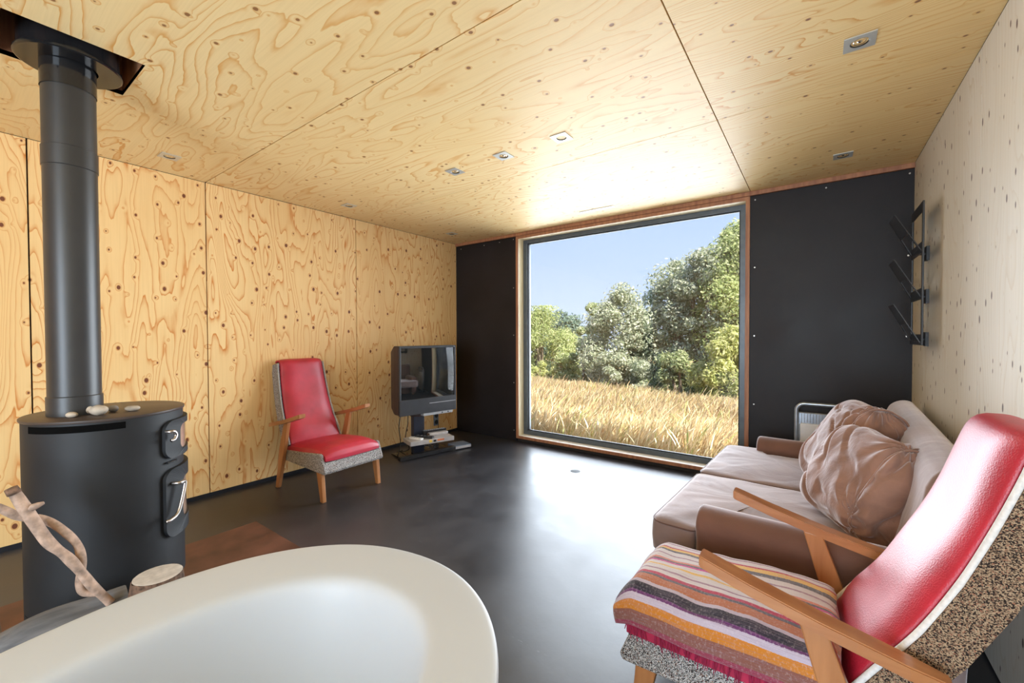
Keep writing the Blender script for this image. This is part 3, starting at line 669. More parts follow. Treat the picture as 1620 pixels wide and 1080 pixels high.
make_tub()

# ------------------------------------------------------------------ armchairs
def make_chair(label, lean, loc, rz, cord, shell):
    """local: x forward (rear feet at x=0), y sideways, z up"""
    t = thing('armchair', label, 'armchair', (0, 0, 0), 'red leather armchairs with tweed sides')
    HB = 0.252
    # tweed seat box: two side cheeks, a lower front apron, a bottom
    cheek = [(0.05, 0.225), (0.05, 0.300), (0.30, 0.320), (0.555, 0.345), (0.575, 0.338), (0.622, 0.222), (0.612, 0.205)]
    mb = MB()
    for s in (-1, 1): mb.prism(cheek, 1, s*HB, s*(HB-0.022), 0.006, 2)
    mb.prism([(0.585, 0.285), (0.560, 0.285), (0.575, 0.207), (0.610, 0.205), (0.619, 0.222), (0.595, 0.283)], 1, -HB+0.022, HB-0.022)
    mb.prism([(0.05, 0.227), (0.05, 0.24), (0.58, 0.22), (0.58, 0.208)], 1, -HB+0.022, HB-0.022)
    mb.build('seat_frame', 'tweed', t)
    # red seat pad
    pm = MB(); hw = HB-0.024
    prof = [(0.06, 0.26), (0.05, 0.31), (0.07, 0.345), (0.16, 0.362), (0.30, 0.378), (0.42, 0.388), (0.50, 0.387), (0.56, 0.376), (0.595, 0.350), (0.606, 0.318), (0.604, 0.290), (0.585, 0.282), (0.30, 0.26)]
    def pad(u, v):
        q = v*(len(prof)); i = int(q) % len(prof); f = q-int(q); a, b = prof[i], prof[(i+1) % len(prof)]
        x, z = a[0]+(b[0]-a[0])*f, a[1]+(b[1]-a[1])*f
        s = u*2-1; e = abs(s)**4.5; zc = 0.300; xc = 0.33
        k = 1-0.0*e
        return Vector((xc+(x-xc)*(1-0.02*e), s*hw, zc+(z-zc)*(1-0.42*e)))
    pm.grid(pad, 30, len(prof)*4, cv=True)
    bmf = pm.bm; 
    for s in (0, 1):
        ed = [e for e in bmf.edges if e.is_boundary]
    if ed: bmesh.ops.holes_fill(bmf, edges=ed)
    pm.build('seat_cushion', 'red', t, True, angle=60)
    # backrest: profile in xz, front line
    fl_ = [(0.085, 0.335), (0.03, 0.44), (-0.025, 0.545), (-0.072, 0.67), (-0.105, 0.79), (-0.130, 0.90), (-0.142, 0.965)]
    fl_ = [(x - lean*(z-0.335)/0.63, z) for x, z in fl_]
    th = 0.078
    def nrm(i):
        a, b = fl_[max(0, i-1)], fl_[min(len(fl_)-1, i+1)]; dx, dz = b[0]-a[0], b[1]-a[1]; l = math.hypot(dx, dz); return (-dz/l, dx/l)
    back = []
    for i, (x, z) in enumerate(fl_):
        n = nrm(i); back.append((x+n[0]*th, z+n[1]*th))
    WB, WT = 0.232, 0.202
    mb = MB(); 
    for s in (-1, 1):
        b2 = bmesh.new(); n = len(fl_); rows = []
        for i in range(n):
            w = WB+(WT-WB)*i/(n-1)
            f2, k2 = fl_[i], back[i]
            rows.append([b2.verts.new((f2[0], s*w, f2[1])), b2.verts.new((f2[0], s*(w-0.02), f2[1])), b2.verts.new((k2[0], s*(w-0.02), k2[1])), b2.verts.new((k2[0], s*w, k2[1]))])
        for A, B in zip(rows, rows[1:]):
            for k in range(4): b2.faces.new((A[k], A[(k+1) % 4], B[(k+1) % 4], B[k]))
        b2.faces.new(rows[0]); b2.faces.new(rows[-1][::-1]); bmesh.ops.recalc_face_normals(b2, faces=b2.faces); mb.merge(b2)
    b2 = bmesh.new(); rows = []
    for i in range(len(fl_)):
        w = WB+(WT-WB)*i/(len(fl_)-1)-0.02; k2 = back[i]; n = nrm(i)
        rows.append([b2.verts.new((k2[0]-n[0]*d, s*w, k2[1]-n[1]*d)) for d, s in ((0.001, -1), (0.001, 1), (0.016, 1), (0.016, -1))])
    for A, B in zip(rows, rows[1:]):
        for k in range(4): b2.faces.new((A[k], A[(k+1) % 4], B[(k+1) % 4], B[k]))
    b2.faces.new(rows[0]); b2.faces.new(rows[-1][::-1]); bmesh.ops.recalc_face_normals(b2, faces=b2.faces); mb.merge(b2)
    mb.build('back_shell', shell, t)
    # red back cushion, crowned, top rolled over
    FL = smoothpath([(x, 0, z) for x, z in fl_], 5); nn = len(FL)
    def backpad(u, v):
        s = u*2-1; e = abs(s)
        i = v*(nn-1); k = min(int(i), nn-2); p = FL[k].lerp(FL[k+1], i-k)
        a = FL[max(0, k-2)]; b = FL[min(nn-1, k+3)]; d = (b-a).normalized(); n = Vector((d.z, 0, -d.x))
        w = (WB+(WT-WB)*v)-0.022
        crown = (1-e**5)*0.030*min(1, v*9, 1)+0.010
        top = max(0, (v-0.90)/0.10)
        off = crown*(1-0.9*top**2.5) - 0.020*top**3
        low = 0.35+0.65*min(1, v*6)
        q = p+n*(off*low)+d*(0.035*math.sin(top*PI/2)*(1-0.25*e**6) if top > 0 else 0)
        q += n*0.004*math.sin(q.z*22)*(1-e**2)
        return Vector((q.x, s*w, q.z))
    mb = MB().grid(backpad, 34, 52)
    def toppad(u, v):                                       # top face of the roll, back to the shell
        s = u*2-1; p = Vector(backpad(u, 1.0)); a = FL[-3]; d = (FL[-1]-a).normalized(); n = Vector((d.z, 0, -d.x)); q = p-n*0.058*v+d*(0.006*math.sin(v*PI)-0.012*v*v); q.y = p.y; return q
    mb.grid(toppad, 34, 8); bmesh.ops.remove_doubles(mb.bm, verts=mb.bm.verts, dist=1e-4); bmesh.ops.recalc_face_normals(mb.bm, faces=mb.bm.faces)
    o = mb.build('back_cushion', 'red', t, True); sd = o.modifiers.new('solid', 'SOLIDIFY'); sd.thickness = 0.012; sd.offset = -1
    # white cord between cushion and tweed
    for s in (-1, 1):
        P = []
        for i in range(nn):
            v_ = i/(nn-1); w = WB+(WT-WB)*v_; a = FL[max(0, i-1)]; b = FL[min(nn-1, i+1)]; d = (b-a).normalized(); n = Vector((d.z, 0, -d.x))
            p = FL[i]+n*0.004; P.append(Vector((p.x, s*(w-0.010), p.z)))
        MB().tube(smoothpath(P, 2), 0.0075, 8).build('piping', cord, t, True)
    # legs, posts and arms
    ya = 0.2775
    for s in (-1, 1):
        y0, y1 = s*0.2525, s*0.2805
        MB().prism([(-0.022, 0.0), (0.016, 0.0), (0.085, 0.21), (0.172, 0.530), (0.118, 0.525), (0.040, 0.30), (0.01, 0.14)], 1, y0, y1, 0.004, 2).build('leg', 'beech', t)
        MB().prism([(0.560, 0.0), (0.592, 0.0), (0.572, 0.212), (0.510, 0.214)], 1, s*0.220, s*0.250, 0.004, 2).build('leg', 'beech', t)
        ap = [(-0.085, 0.472), (-0.02, 0.486), (0.13, 0.519), (0.27, 0.556), (0.375, 0.588), (0.385, 0.591)]
        b2 = bmesh.new(); rows = []
        for i, (x, z) in enumerate(ap):
            wdt = (0.034, 0.050, 0.056, 0.056, 0.054, 0.050)[i]; yc = s*(ya+0.002-(0.054-wdt)/2*0.0)
            rows.append([b2.verts.new((x, yc-wdt/2, z)), b2.verts.new((x, yc+wdt/2, z)), b2.verts.new((x, yc+wdt/2, z+0.030)), b2.verts.new((x, yc-wdt/2, z+0.030))])
        for A, B in zip(rows, rows[1:]):
            for k in range(4): b2.faces.new((A[k], A[(k+1) % 4], B[(k+1) % 4], B[k]))
        b2.faces.new(rows[0]); b2.faces.new(rows[-1][::-1]); bmesh.ops.recalc_face_normals(b2, faces=b2.faces)
        ed = [e for e in b2.edges if e.calc_face_angle(0) > R(25)]; bmesh.ops.bevel(b2, geom=ed, offset=0.003, segments=2, affect='EDGES')
        MB().merge(b2).build('armrest', 'beech_arm', t)
    t.location = loc; t.rotation_euler = (0, 0, rz)
    return t
make_chair('upright red leather armchair with tweed apron standing against the left plywood wall', 0.0, (-3.428, 1.825, 0), R(1.3), 'cord_grey', 'tweed')
CH2 = (0.14, 1.465)
make_chair('near red leather armchair with striped blanket on its seat at the right', 0.075, (CH2[0], CH2[1], 0), PI, 'piping', 'tweed_bounce')

# striped blanket folded over the seat of the near chair
def make_blanket():
    t = thing('blanket', 'striped wool blanket folded over the seat of the near red armchair', 'blanket', (-0.2, 1.4, 0.38))
    prof = smoothpath([(1.605, 0, 0.400), (1.59, 0, 0.425), (1.55, 0, 0.437), (1.46, 0, 0.445), (1.36, 0, 0.452), (1.27, 0, 0.455), (1.215, 0, 0.447), (1.190, 0, 0.424), (1.183, 0, 0.395), (1.181, 0, 0.365), (1.183, 0, 0.345),
                       (1.192, 0, 0.342), (1.200, 0, 0.352), (1.205, 0, 0.375), (1.222, 0, 0.393), (1.30, 0, 0.398), (1.45, 0, 0.402), (1.57, 0, 0.396)], 5, closed=True)
    n = len(prof); nv = 70
    # arc length of the outer face up to the lower hem
    hem = 10*5; Ls = [0]
    for i in range(n): Ls.append(Ls[-1]+(prof[(i+1) % n]-prof[i]).length)
    bm = bmesh.new(); uvl = bm.loops.layers.uv.new('UVMap'); V = []
    x0, x1 = -0.485, 0.052
    cz = 0.40
    for j in range(nv):
        v = j/(nv-1); x = x0+(x1-x0)*v; row = []
        rf = max(0, 1-v/0.09); rb = max(0, (v-0.95)/0.05)
        k = 1-0.75*rf**2.2-0.30*rb**2
        for i, p in enumerate(prof):
            yc = 1.40; y = p.x; z = p.z
            amp = 0.010*noise.noise(Vector((x*7, y*6, 1.3)))+0.005*noise.noise(Vector((x*17, y*13, 4)))
            top = 1 if i < 32 else 0.3
            zz = cz+(z-cz)*(k if z > cz or y > 1.23 else 1-0.12*rf) + amp*top
            yy = y + (0.012*noise.noise(Vector((x*6, z*9, 7))) if y < 1.21 else 0) + 0.03*v*(1 if y > 1.5 else 0)
            row.append(bm.verts.new((x+0.012*noise.noise(Vector((y*11, z*8, 2)))*(rf+rb), yy, zz-0.018*rf)))
        V.append(row)
    for j in range(nv-1):
        for i in range(n):
            f = bm.faces.new((V[j][i], V[j][(i+1) % n], V[j+1][(i+1) % n], V[j+1][i]))
            for lp, (ii, jj) in zip(f.loops, ((i, j), (i+1, j), (i+1, j+1), (i, j+1))):
                lp[uvl].uv = (min(0.999, Ls[ii]/Ls[hem]), (x1-x0)*jj/(nv-1))
    for r in (0, nv-1):
        f = bm.faces.new(V[r] if r == 0 else V[r][::-1])
        for lp in f.loops: lp[uvl].uv = (0.62, 0.0)
    bmesh.ops.recalc_face_normals(bm, faces=bm.faces)
    me = bpy.data.meshes.new('blanket_cloth'); bm.to_mesh(me); bm.free()
    link_mesh('blanket_cloth', me, 'blanket', t, True)
    MB().box((x0+0.03, 1.200, 0.306), (x1-0.005, 1.2105, 0.37), 0.003).build('lining', 'wine', t, label='wine red lining hanging below the striped wool')
    mb = MB(); rg = random.Random(3)
    mb2 = bmesh.new()
    for k in range(54):
        x = x0+0.03+(x1-x0-0.06)*k/53; 
        if rg.random() < 0.25: continue
        for q in range(2):
            z0 = 0.352; ln = 0.030+0.028*rg.random(); dx = (rg.random()-0.5)*0.022
            mb.tube([(x, 1.190, z0), (x+dx*0.5, 1.186, z0-ln*0.5), (x+dx, 1.190+0.004*rg.random(), z0-ln)], [0.0016, 0.0015, 0.0010], 4)
    mb.build('fringe', 'fringe', t, False, label='wine red fringe along the lower hem', kind='stuff')
make_blanket()

# ------------------------------------------------------------------ sofa
def rounded(poly, r, n=5):
    out = []; m = len(poly)
    for i in range(m):
        p, a, b = Vector(poly[i]), Vector(poly[i-1]), Vector(poly[(i+1) % m]); rr = r[i] if isinstance(r, (list, tuple)) else r
        da, db = (a-p).normalized(), (b-p).normalized(); ra = min(rr, (a-p).length*0.49, (b-p).length*0.49)
        s, e = p+da*ra, p+db*ra
        for k in range(n+1):
            t_ = k/n; out.append(tuple((s*(1-t_)**2+p*2*t_*(1-t_)+e*t_*t_)))
    return out
def puffy(poly, z0, z1, crown, seed, inset=0.03, rings=7):
    """cushion with the outline poly: rounded edge top and bottom, crowned top, fine ripples"""
    c = Vector((sum(p[0] for p in poly)/len(poly), sum(p[1] for p in poly)/len(poly)))
    bm = bmesh.new(); V = []; m = len(poly)
    h = (z1-z0)/2; zc = (z0+z1)/2
    def row(k, z, bump=0):
        r = []
        for p in poly:
            q = c+(Vector(p)-c)*k
            r.append(bm.verts.new((q.x, q.y, z+bump*noise.noise(Vector((q.x*7, q.y*16, seed))))))
        V.append(r)
    row(0.90, z0); row(0.965, z0+0.006); row(0.995, z0+0.25*h); row(1.004, zc); row(0.998, z1-0.30*h); row(0.988, z1-0.010); row(0.975, z1-0.002, 0.003)
    for k in (0.93, 0.87, 0.78, 0.66, 0.50, 0.32, 0.15, 0.02): row(k, z1+crown*(1-k*k), 0.009*max(0, min(1, (k-0.3)*3)))
    for A, B in zip(V, V[1:]):
        for i in range(m): bm.faces.new((A[i], A[(i+1) % m], B[(i+1) % m], B[i]))
    bm.faces.new(V[-1]); bm.faces.new(V[0][::-1]); bmesh.ops.recalc_face_normals(bm, faces=bm.faces)
    mb = MB(); mb.merge(bm); pipe = [(c.x+(p[0]-c.x)*0.986, c.y+(p[1]-c.y)*0.986, z1-0.007) for p in poly]
    return mb, pipe
def densify(poly, d=0.03):
    out = []
    for i in range(len(poly)):
        a, b = Vector(poly[i]), Vector(poly[(i+1) % len(poly)]); k = max(1, int((b-a).length/d))
        for j in range(k): out.append(tuple(a.lerp(b, j/k)))
    return out
def make_sofa():
    t = thing('sofa', 'low two seat sofa in taupe brown velvet against the right plywood wall', 'sofa', (0.0, 2.6, 0))
    Y0, Y1 = 1.785, 3.44
    MB().box((-0.30, Y0+0.02, 0.03), (0.39, Y1-0.02, 0.255), 0.015).build('base', 'velvet', t)
    for x in (-0.26, 0.33):
        for y in (Y0+0.07, Y1-0.07): MB().box((x-0.025, y-0.025, 0.0), (x+0.025, y+0.025, 0.03)).build('foot', 'beech', t)
    for s, ya, yb in ((-1, Y0, Y0+0.155), (1, Y1-0.155, Y1)):
        ym = (ya+yb)/2; prof = [(ya+0.014, 0.06), (ya+0.012, 0.36), (ya+0.002, 0.395)]
        prof += [(ym+0.0775*math.cos(a), 0.412+0.070*math.sin(a)) for a in (PI*(1-k/10) for k in range(11))]
        prof += [(yb-0.002, 0.395), (yb-0.012, 0.36), (yb-0.014, 0.06)]
        b2 = MB().prism(prof, 0, -0.362, 0.36, 0.018, 3); b2.build('armrest', 'velvet', t, True, angle=50)
    # T-shaped seat cushions
    ymid = (Y0+Y1)/2
    for k, (ya, yb, out) in enumerate(((Y0+0.16, ymid-0.003, -1), (ymid+0.003, Y1-0.16, 1))):
        xf, xa, xb = -0.562, -0.369, 0.20
        if out < 0: poly = [(xb, ya), (xb, yb), (xf, yb), (xf, ya-0.135), (xa, ya-0.135), (xa, ya)]; rr = [0.02, 0.02, 0.04, 0.07, 0.03, 0.01]
        else: poly = [(xb, yb), (xa, yb), (xa, yb+0.135), (xf, yb+0.135), (xf, ya), (xb, ya)]; rr = [0.02, 0.01, 0.03, 0.07, 0.04, 0.02]
        poly = densify(rounded(poly, rr))
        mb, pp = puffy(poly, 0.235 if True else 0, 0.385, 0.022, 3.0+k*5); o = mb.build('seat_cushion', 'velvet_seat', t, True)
        MB().tube(pp, 0.0045, 6, closed=True).build('piping', 'velvet_pipe', t, True)
    # backrest with a rolled top
    prof = [(0.195, 0.255), (0.40, 0.06), (0.415, 0.40), (0.447, 0.74), (0.439, 0.780), (0.410, 0.800), (0.365, 0.795), (0.327, 0.768), (0.310, 0.725), (0.300, 0.66), (0.255, 0.45)]
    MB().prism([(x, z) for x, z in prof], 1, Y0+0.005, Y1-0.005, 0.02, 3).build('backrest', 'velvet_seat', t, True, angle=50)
    t.rotation_euler = (0, 0, R(-2.5))
    return t
make_sofa()

def pillow(label, c, size, rot, seed, seamx):
    t = thing('throw_pillow', label, 'cushion', c, 'crushed velvet throw pillows on the sofa')
    M = Matrix.Translation(c) @ Euler(rot).to_matrix().to_4x4()
    a, b, h = size
    yc = -b*seamx
    def disp(p):
        q = p.copy(); nrm = Vector((p.x/a**2, p.y/b**2, p.z/h**2)).normalized()
        # gathers radiating from the top and bottom ends of the seam, then sagging folds
        for gxx, gzz, rad_ in ((a*0.46, h*0.18, 0.17), (-a*0.40, h*0.30, 0.13)):
            d = Vector((p.x-gxx, p.y-yc, p.z-gzz)); r = d.length; ang = math.atan2(d.y, d.x*0.7-d.z*0.7)
            q += nrm*0.009*math.sin(ang*12+2.2*noise.noise(p*6+Vector((seed, 0, 0))))*math.exp(-(r/rad_)**2)*min(1, r/0.03)
        w = noise.noise(Vector((p.x*4+seed, p.y*7, p.z*6)))
        rid = abs(noise.noise(Vector((p.x*3.2+p.y*3, p.y*9-p.x*6+seed, p.z*5))))
        q += nrm*(0.018*w+0.004*noise.noise(Vector((p.x*14, p.y*20, p.z*14+seed)))-0.015*max(0, 0.16-rid)/0.16)
        # the cloth dips at the seam
        q -= nrm*0.008*math.exp(-((p.y-yc)/0.012)**2)
        return q
    mb = MB(); superell(mb, size, 0.75, 0.45, M, 170, 110, disp); mb.build('cover', 'velvet_pillow', t, True)
    # raised cord seam running round the pillow
    P = []
    e1, e2 = 0.75, 0.45; y2 = abs(yc)/(b/2); phm = math.acos(min(1, y2**(1/e1)))*0.995
    for sgn in (1, -1):
        for k in range(40):
            ph = (-phm+2*phm*k/40)*sgn; cp = math.cos(ph)**e1; p = Vector((0, yc, 0))
            p.x = sgn*a/2*cp*max(0, 1-(y2/cp)**(2/e2))**(e2/2); p.z = h/2*sgnpow(math.sin(ph), e1)
            q = disp(p); P.append(M @ (q+(q-Vector((0, 0, 0))).normalized()*0.009))
    MB().tube(P, 0.0055, 6, closed=True).build('seam_cord', 'velvet_pillow', t, True)
pillow('near brown crushed velvet pillow leaning on the sofa back', (0.165, 2.25, 0.585), (0.42, 0.50, 0.27), (0, R(-60), R(24)), 1.0, 0.36)
pillow('far brown crushed velvet pillow leaning behind the near one on the sofa', (0.135, 2.70, 0.625), (0.48, 0.48, 0.27), (0, R(-60), R(14)), 7.0, 0.34)

# ------------------------------------------------------------------ heater behind the sofa
def make_heater():
    t = thing('electric_heater', 'slim grey electric panel heater behind the sofa by the black wall panel', 'heater', (0.06, 3.66, 0))
    x0, x1, z1 = -0.115, 0.29, 0.695; y = 3.66; r = 0.05
    P = [(x0, y, 0.02)] + [(x0, y, z) for z in (0.2, 0.4, z1-r)] + [(x0+r-r*math.cos(a), y, z1-r+r*math.sin(a)) for a in (PI/2*k/6 for k in range(1, 7))] + \
        [(x1-r+r*math.sin(a), y, z1-r+r*math.cos(a)) for a in (PI/2*k/6 for k in range(7))] + [(x1, y, z) for z in (0.4, 0.2, 0.02)]
    MB().tube(P, 0.013, 10).build('tube_frame', 'heater', t, True)
    MB().box((x0+0.012, y+0.008, 0.06), (x1-0.012, y+0.035, 0.630), 0.006).build('back_panel', 'tv_grey', t)
    mb = MB()
    for i in range(34):
        z = 0.575+i*0.0016
    for i in range(22):
        x = x0+0.02+i*0.0172; mb.box((x, y+0.001, 0.545), (x+0.006, y+0.004, 0.625))
    for i in range(9):
        z = 0.548+i*0.009; mb.box((x0+0.014, y+0.002, z), (x1-0.014, y+0.0045, z+0.003))
    mb.build('mesh_grille', 'heater', t, kind='stuff')
    MB().box((x0+0.022, y-0.012, 0.05), (x1-0.022, y+0.004, 0.556), 0.012, 3).build('front_panel', 'heater_white', t)
    for x in (x0+0.02, x1-0.02): MB().box((x-0.02, y-0.09, 0), (x+0.02, y+0.09, 0.022), 0.006).build('foot', 'black_plastic', t)
make_heater()

# ------------------------------------------------------------------ magazine rack on the right wall
def make_rack():
    t = thing('magazine_rack', 'black metal three tier magazine rack mounted on the right plywood wall', 'wall rack', (XR, 3.2, 1.5))
    xf = 0.448
    ya, yb, z0, z1 = 3.055, 3.365, 1.135, 1.895
    for y in (ya, yb): MB().box((xf-0.004, y-0.010, z0), (xf+0.004, y+0.010, z1), 0.001, 1).build('upright', 'black_plastic', t)
    MB().box((xf-0.003, ya+0.01, z1-0.05), (xf+0.003, yb-0.01, z1)).build('top_rail', 'black_plastic', t)
    for zc in (1.655, 1.410, 1.165):
        MB().box((xf-0.004, ya+0.010, zc-0.03), (xf+0.002, yb-0.010, zc+0.028)).build('cross_plate', 'black_plastic', t)
        # tilted holder plate with a cut-out, hinged on the cross plate
        h = MB(); lw = 0.235; b2 = bmesh.new()
        def fr(pts, hole):
            n_ = len(pts); A = [b2.verts.new((0, p[0], p[1])) for p in pts]; B = [b2.verts.new((0, p[0], p[1])) for p in hole]
            A2 = [b2.verts.new((0.004, p[0], p[1])) for p in pts]; B2 = [b2.verts.new((0.004, p[0], p[1])) for p in hole]
            for i in range(n_):
                j = (i+1) % n_
                b2.faces.new((A[i], A[j], B[j], B[i])); b2.faces.new((A2[j], A2[i], B2[i], B2[j])); b2.faces.new((A[j], A[i], A2[i], A2[j])); b2.faces.new((B[i], B[j], B2[j], B2[i]))
        fr([(-0.135, 0), (0.135, 0), (0.105, 0.235), (-0.105, 0.235)], [(-0.112, 0.012), (0.112, 0.012), (0.095, 0.115), (-0.095, 0.115)])
        bmesh.ops.recalc_face_normals(b2, faces=b2.faces)
        M = Matrix.Translation((xf-0.005, (ya+yb)/2, zc-0.018)) @ Matrix.Rotation(R(-26), 4, 'Y')
        h.merge(b2, M); h.build('holder_plate', 'black_plastic', t)
        for y in (yb-0.045,):
            MB().box((xf+0.004, y+0.02, zc-0.006), (XR-0.012, y+0.03, zc+0.004)).box((XR-0.014, y-0.01, zc-0.04), (XR, y+0.05, zc+0.04)).build('wall_bracket', 'black_plastic', t)
make_rack()

# ------------------------------------------------------------------ television corner
TP0, TP1 = Vector((-3.170, 2.540, 0)), Vector((-3.035, 3.160, 0))
def make_tv():
    u = (TP1-TP0).normalized(); w = (TP1-TP0).length; n = Vector((u.y, -u.x, 0))       # n: towards the room
    M = Matrix((u, -n, Vector((0, 0, 1)))).transposed().to_4x4(); M.translation = TP0   # local: x along, y backwards, z up
    t = thing('television', 'square dark grey tube television on a column stand in the far left corner', 'television', tuple(TP0+u*w/2-n*0.15))
    z0, z1 = 0.43, 1.090
    # shell, narrowing to the back
    b2 = bmesh.new()
    secs = [(0.012, 0.0, 0.0, z0, z1), (0.11, 0.0, 0.0, z0+0.0, z1), (0.20, 0.015, 0.015, z0+0.05, z1-0.055), (0.335, 0.10, 0.10, z0+0.11, z1-0.15)]
    rows = [[b2.verts.new(M @ Vector(p)) for p in ((a, y, zb), (w-b, y, zb), (w-b, y, zt), (a, y, zt))] for y, a, b, zb, zt in secs]
    for A, B in zip(rows, rows[1:]):
        for k in range(4): b2.faces.new((A[k], A[(k+1) % 4], B[(k+1) % 4], B[k]))
    b2.faces.new(rows[0]); b2.faces.new(rows[-1][::-1]); bmesh.ops.recalc_face_normals(b2, faces=b2.faces)
    bmesh.ops.bevel(b2, geom=list(b2.edges), offset=0.006, segments=2, affect='EDGES')
    MB().merge(b2).build('shell', 'tv_side', t, label='brown black shell narrowing to the back')
    mb = MB(); sb = z0+0.145; st_ = z1-0.022; sw = 0.018
    mb.box((0, -0.008, sb), (sw, 0.012, z1), 0.003, 2, M).box((w-sw, -0.008, sb), (w, 0.012, z1), 0.003, 2, M).box((sw, -0.008, st_), (w-sw, 0.012, z1), 0.003, 2, M)
    mb.build('bezel', 'tv', t)
    MB().box((0, -0.012, z0-0.005), (w, 0.014, sb), 0.004, 2, M).build('control_panel', 'tv', t)
    MB().box((w*0.50, -0.0135, z0+0.088), (w*0.985, -0.011, z0+0.095), 0, 2, M).build('trim_strip', 'tv_grey', t)
    MB().box((w*0.40, -0.011, z0-0.030), (w*0.93, 0.05, z0-0.004), 0.002, 2, M).build('lower_ledge', 'tv_grey', t)
    for k in (0.72, 0.83): MB().box((w*k, -0.0125, z0-0.022), (w*k+0.014, -0.0105, z0-0.010), 0, 2, M).build('button', 'black_plastic', t)
    def scr(a, b): 
        x, z = (a*2-1), (b*2-1); return M @ Vector((sw+(w-2*sw)*a, 0.006-0.012*(1-0.5*x*x-0.5*z*z), sb+(st_-sb)*b))
    MB().grid(scr, 20, 20).build('screen', 'tv_screen', t, True)
    # swivel and column stand
    cx, cy = w*0.42, 0.135
    def loc(x, y, z): return M @ Vector((x, y, z))
    c2 = loc(cx, cy, 0)
    MB().lathe([(0, z0-0.002), (0.085, z0-0.002), (0.085, z0-0.018), (0.075, z0-0.045), (0, z0-0.045)], (c2.x, c2.y), 36).build('swivel', 'tv_side', t, True, angle=40)
    MB().box((cx-0.06, cy-0.03, 0.012), (cx+0.06, cy+0.03, z0-0.04), 0.004, 2, M).build('column', 'tv_col', t)
    MB().box((0.04, 0.02, 0.006), (w-0.04, 0.26, 0.016), 0.002, 1, M).build('base_plate', 'gloss_black', t)
    MB().box((-0.005, -0.03, 0.008), (w-0.02, 0.02, 0.045), 0.003, 2, M).build('front_bar', 'black_plastic', t)
    for x in (0.015, w-0.04): MB().box((x-0.012, -0.02, 0.0), (x+0.012, 0.0, 0.009), 0, 2, M).build('foot', 'chrome', t)
    MB().box((cx-0.10, cy-0.17, 0.140), (cx+0.16, cy-0.03, 0.146), 0, 2, M).build('shelf', 'gloss_black', t)
    return M, w
TVM, TVW = make_tv()
def on_tv(x, y, z): return TVM @ Vector((x, y, z))
BZ = 0.1465
BXM = TVM @ Matrix.Translation((0.30, 0.0, 0)) @ Matrix.Rotation(R(-8), 4, 'Z')
sb_ = thing('set_top_box', 'silver set top box on the shelf of the television stand', 'media box', tuple(BXM @ Vector((0, 0, BZ))))
MB().box((-0.215, -0.115, BZ), (0.235, 0.095, BZ+0.042), 0.004, 2, BXM).build('case', 'silver', sb_)
MB().box((-0.03, -0.1165, BZ+0.012), (0.00, -0.1145, BZ+0.036), 0, 2, BXM).build('yellow_sticker', 'yellow', sb_, label='yellow sticker')
MB().box((0.055, -0.1165, BZ+0.018), (0.125, -0.1145, BZ+0.034), 0, 2, BXM).build('orange_sticker', 'orange', sb_, label='orange sticker')
MB().box((0.015, -0.1165, BZ+0.014), (0.042, -0.1145, BZ+0.032), 0, 2, BXM).build('display', 'black_plastic', sb_)
def remote(name, label, mat, c, size, rz, key):
    M = BXM @ Matrix.Translation(c) @ Matrix.Rotation(R(rz), 4, 'Z')
    t = thing(name, label, 'remote control', tuple(M.translation))
    MB().box((-size[0]/2, -size[1]/2, 0), (size[0]/2, size[1]/2, size[2]), 0.004, 2, M).build('case', mat, t)
    for i in range(4):
        for j in range(2): MB().box((-size[0]/2+0.022+i*size[0]*0.2, -0.011+j*0.014, size[2]), (-size[0]/2+0.030+i*size[0]*0.2, -0.003+j*0.014, size[2]+0.002), 0, 1, M).build('key', key, t)
ZT = BZ+0.0425
remote('remote_control', 'white remote control on the left end of the set top box', 'white_plastic', (-0.13, -0.035, ZT), (0.15, 0.042, 0.018), -62, 'tv_grey')
remote('remote_control', 'black remote control lying beside the white one on the set top box', 'black_plastic', (-0.04, -0.02, ZT), (0.19, 0.046, 0.020), -50, 'tv_grey')
gd = thing('game_controller_dock', 'pale grey oblong device on the right of the set top box', 'device', tuple(BXM @ Vector((0.12, 0.03, ZT))))
MB().box((0.02, -0.005, ZT), (0.22, 0.055, ZT+0.030), 0.008, 3, BXM).build('case', 'silver', gd)
MB().box((0.012, -0.002, ZT+0.002), (0.035, 0.05, ZT+0.026), 0.003, 2, BXM).build('end_cap', 'bark', gd, label='brown end cap')
kb = thing('ribbed_black_device', 'flat black device with ridged top behind the grey oblong on the box', 'device', tuple(BXM @ Vector((0.1, 0.075, ZT))))
MB().box((-0.02, 0.060, ZT), (0.23, 0.092, ZT+0.046), 0.003, 2, BXM).build('case', 'black_plastic', kb)
for k in range(11): MB().box((-0.01+k*0.021, 0.061, ZT+0.046), (0.002+k*0.021, 0.091, ZT+0.051), 0, 1, BXM).build('ridge', 'tv_grey', kb)
FB = Matrix.Translation((-3.065, 3.245, 0)) @ Matrix.Rotation(R(72), 4, 'Z')
fb = thing('router_box', 'small silver box on the floor right of the television stand', 'media box', (-3.065, 3.245, 0))
MB().box((-0.095, -0.085, 0.008), (0.095, 0.085, 0.042), 0.006, 2, FB).build('case', 'blue_grey', fb)
MB().box((-0.09, -0.087, 0.012), (0.09, -0.0845, 0.036), 0, 2, FB).build('front_plate', 'silver', fb)
for x in (-0.07, 0.07):
    for y in (-0.06, 0.06): MB().box((x-0.01, y-0.01, 0), (x+0.01, y+0.01, 0.009), 0, 1, FB).build('foot', 'black_plastic', fb)
def cable(label, pts, r=0.004):
    o = MB().tube(smoothpath(pts, 8), r, 6).build('cable', 'cable', None, True); setlab(o, label, 'cable', 'television cables')
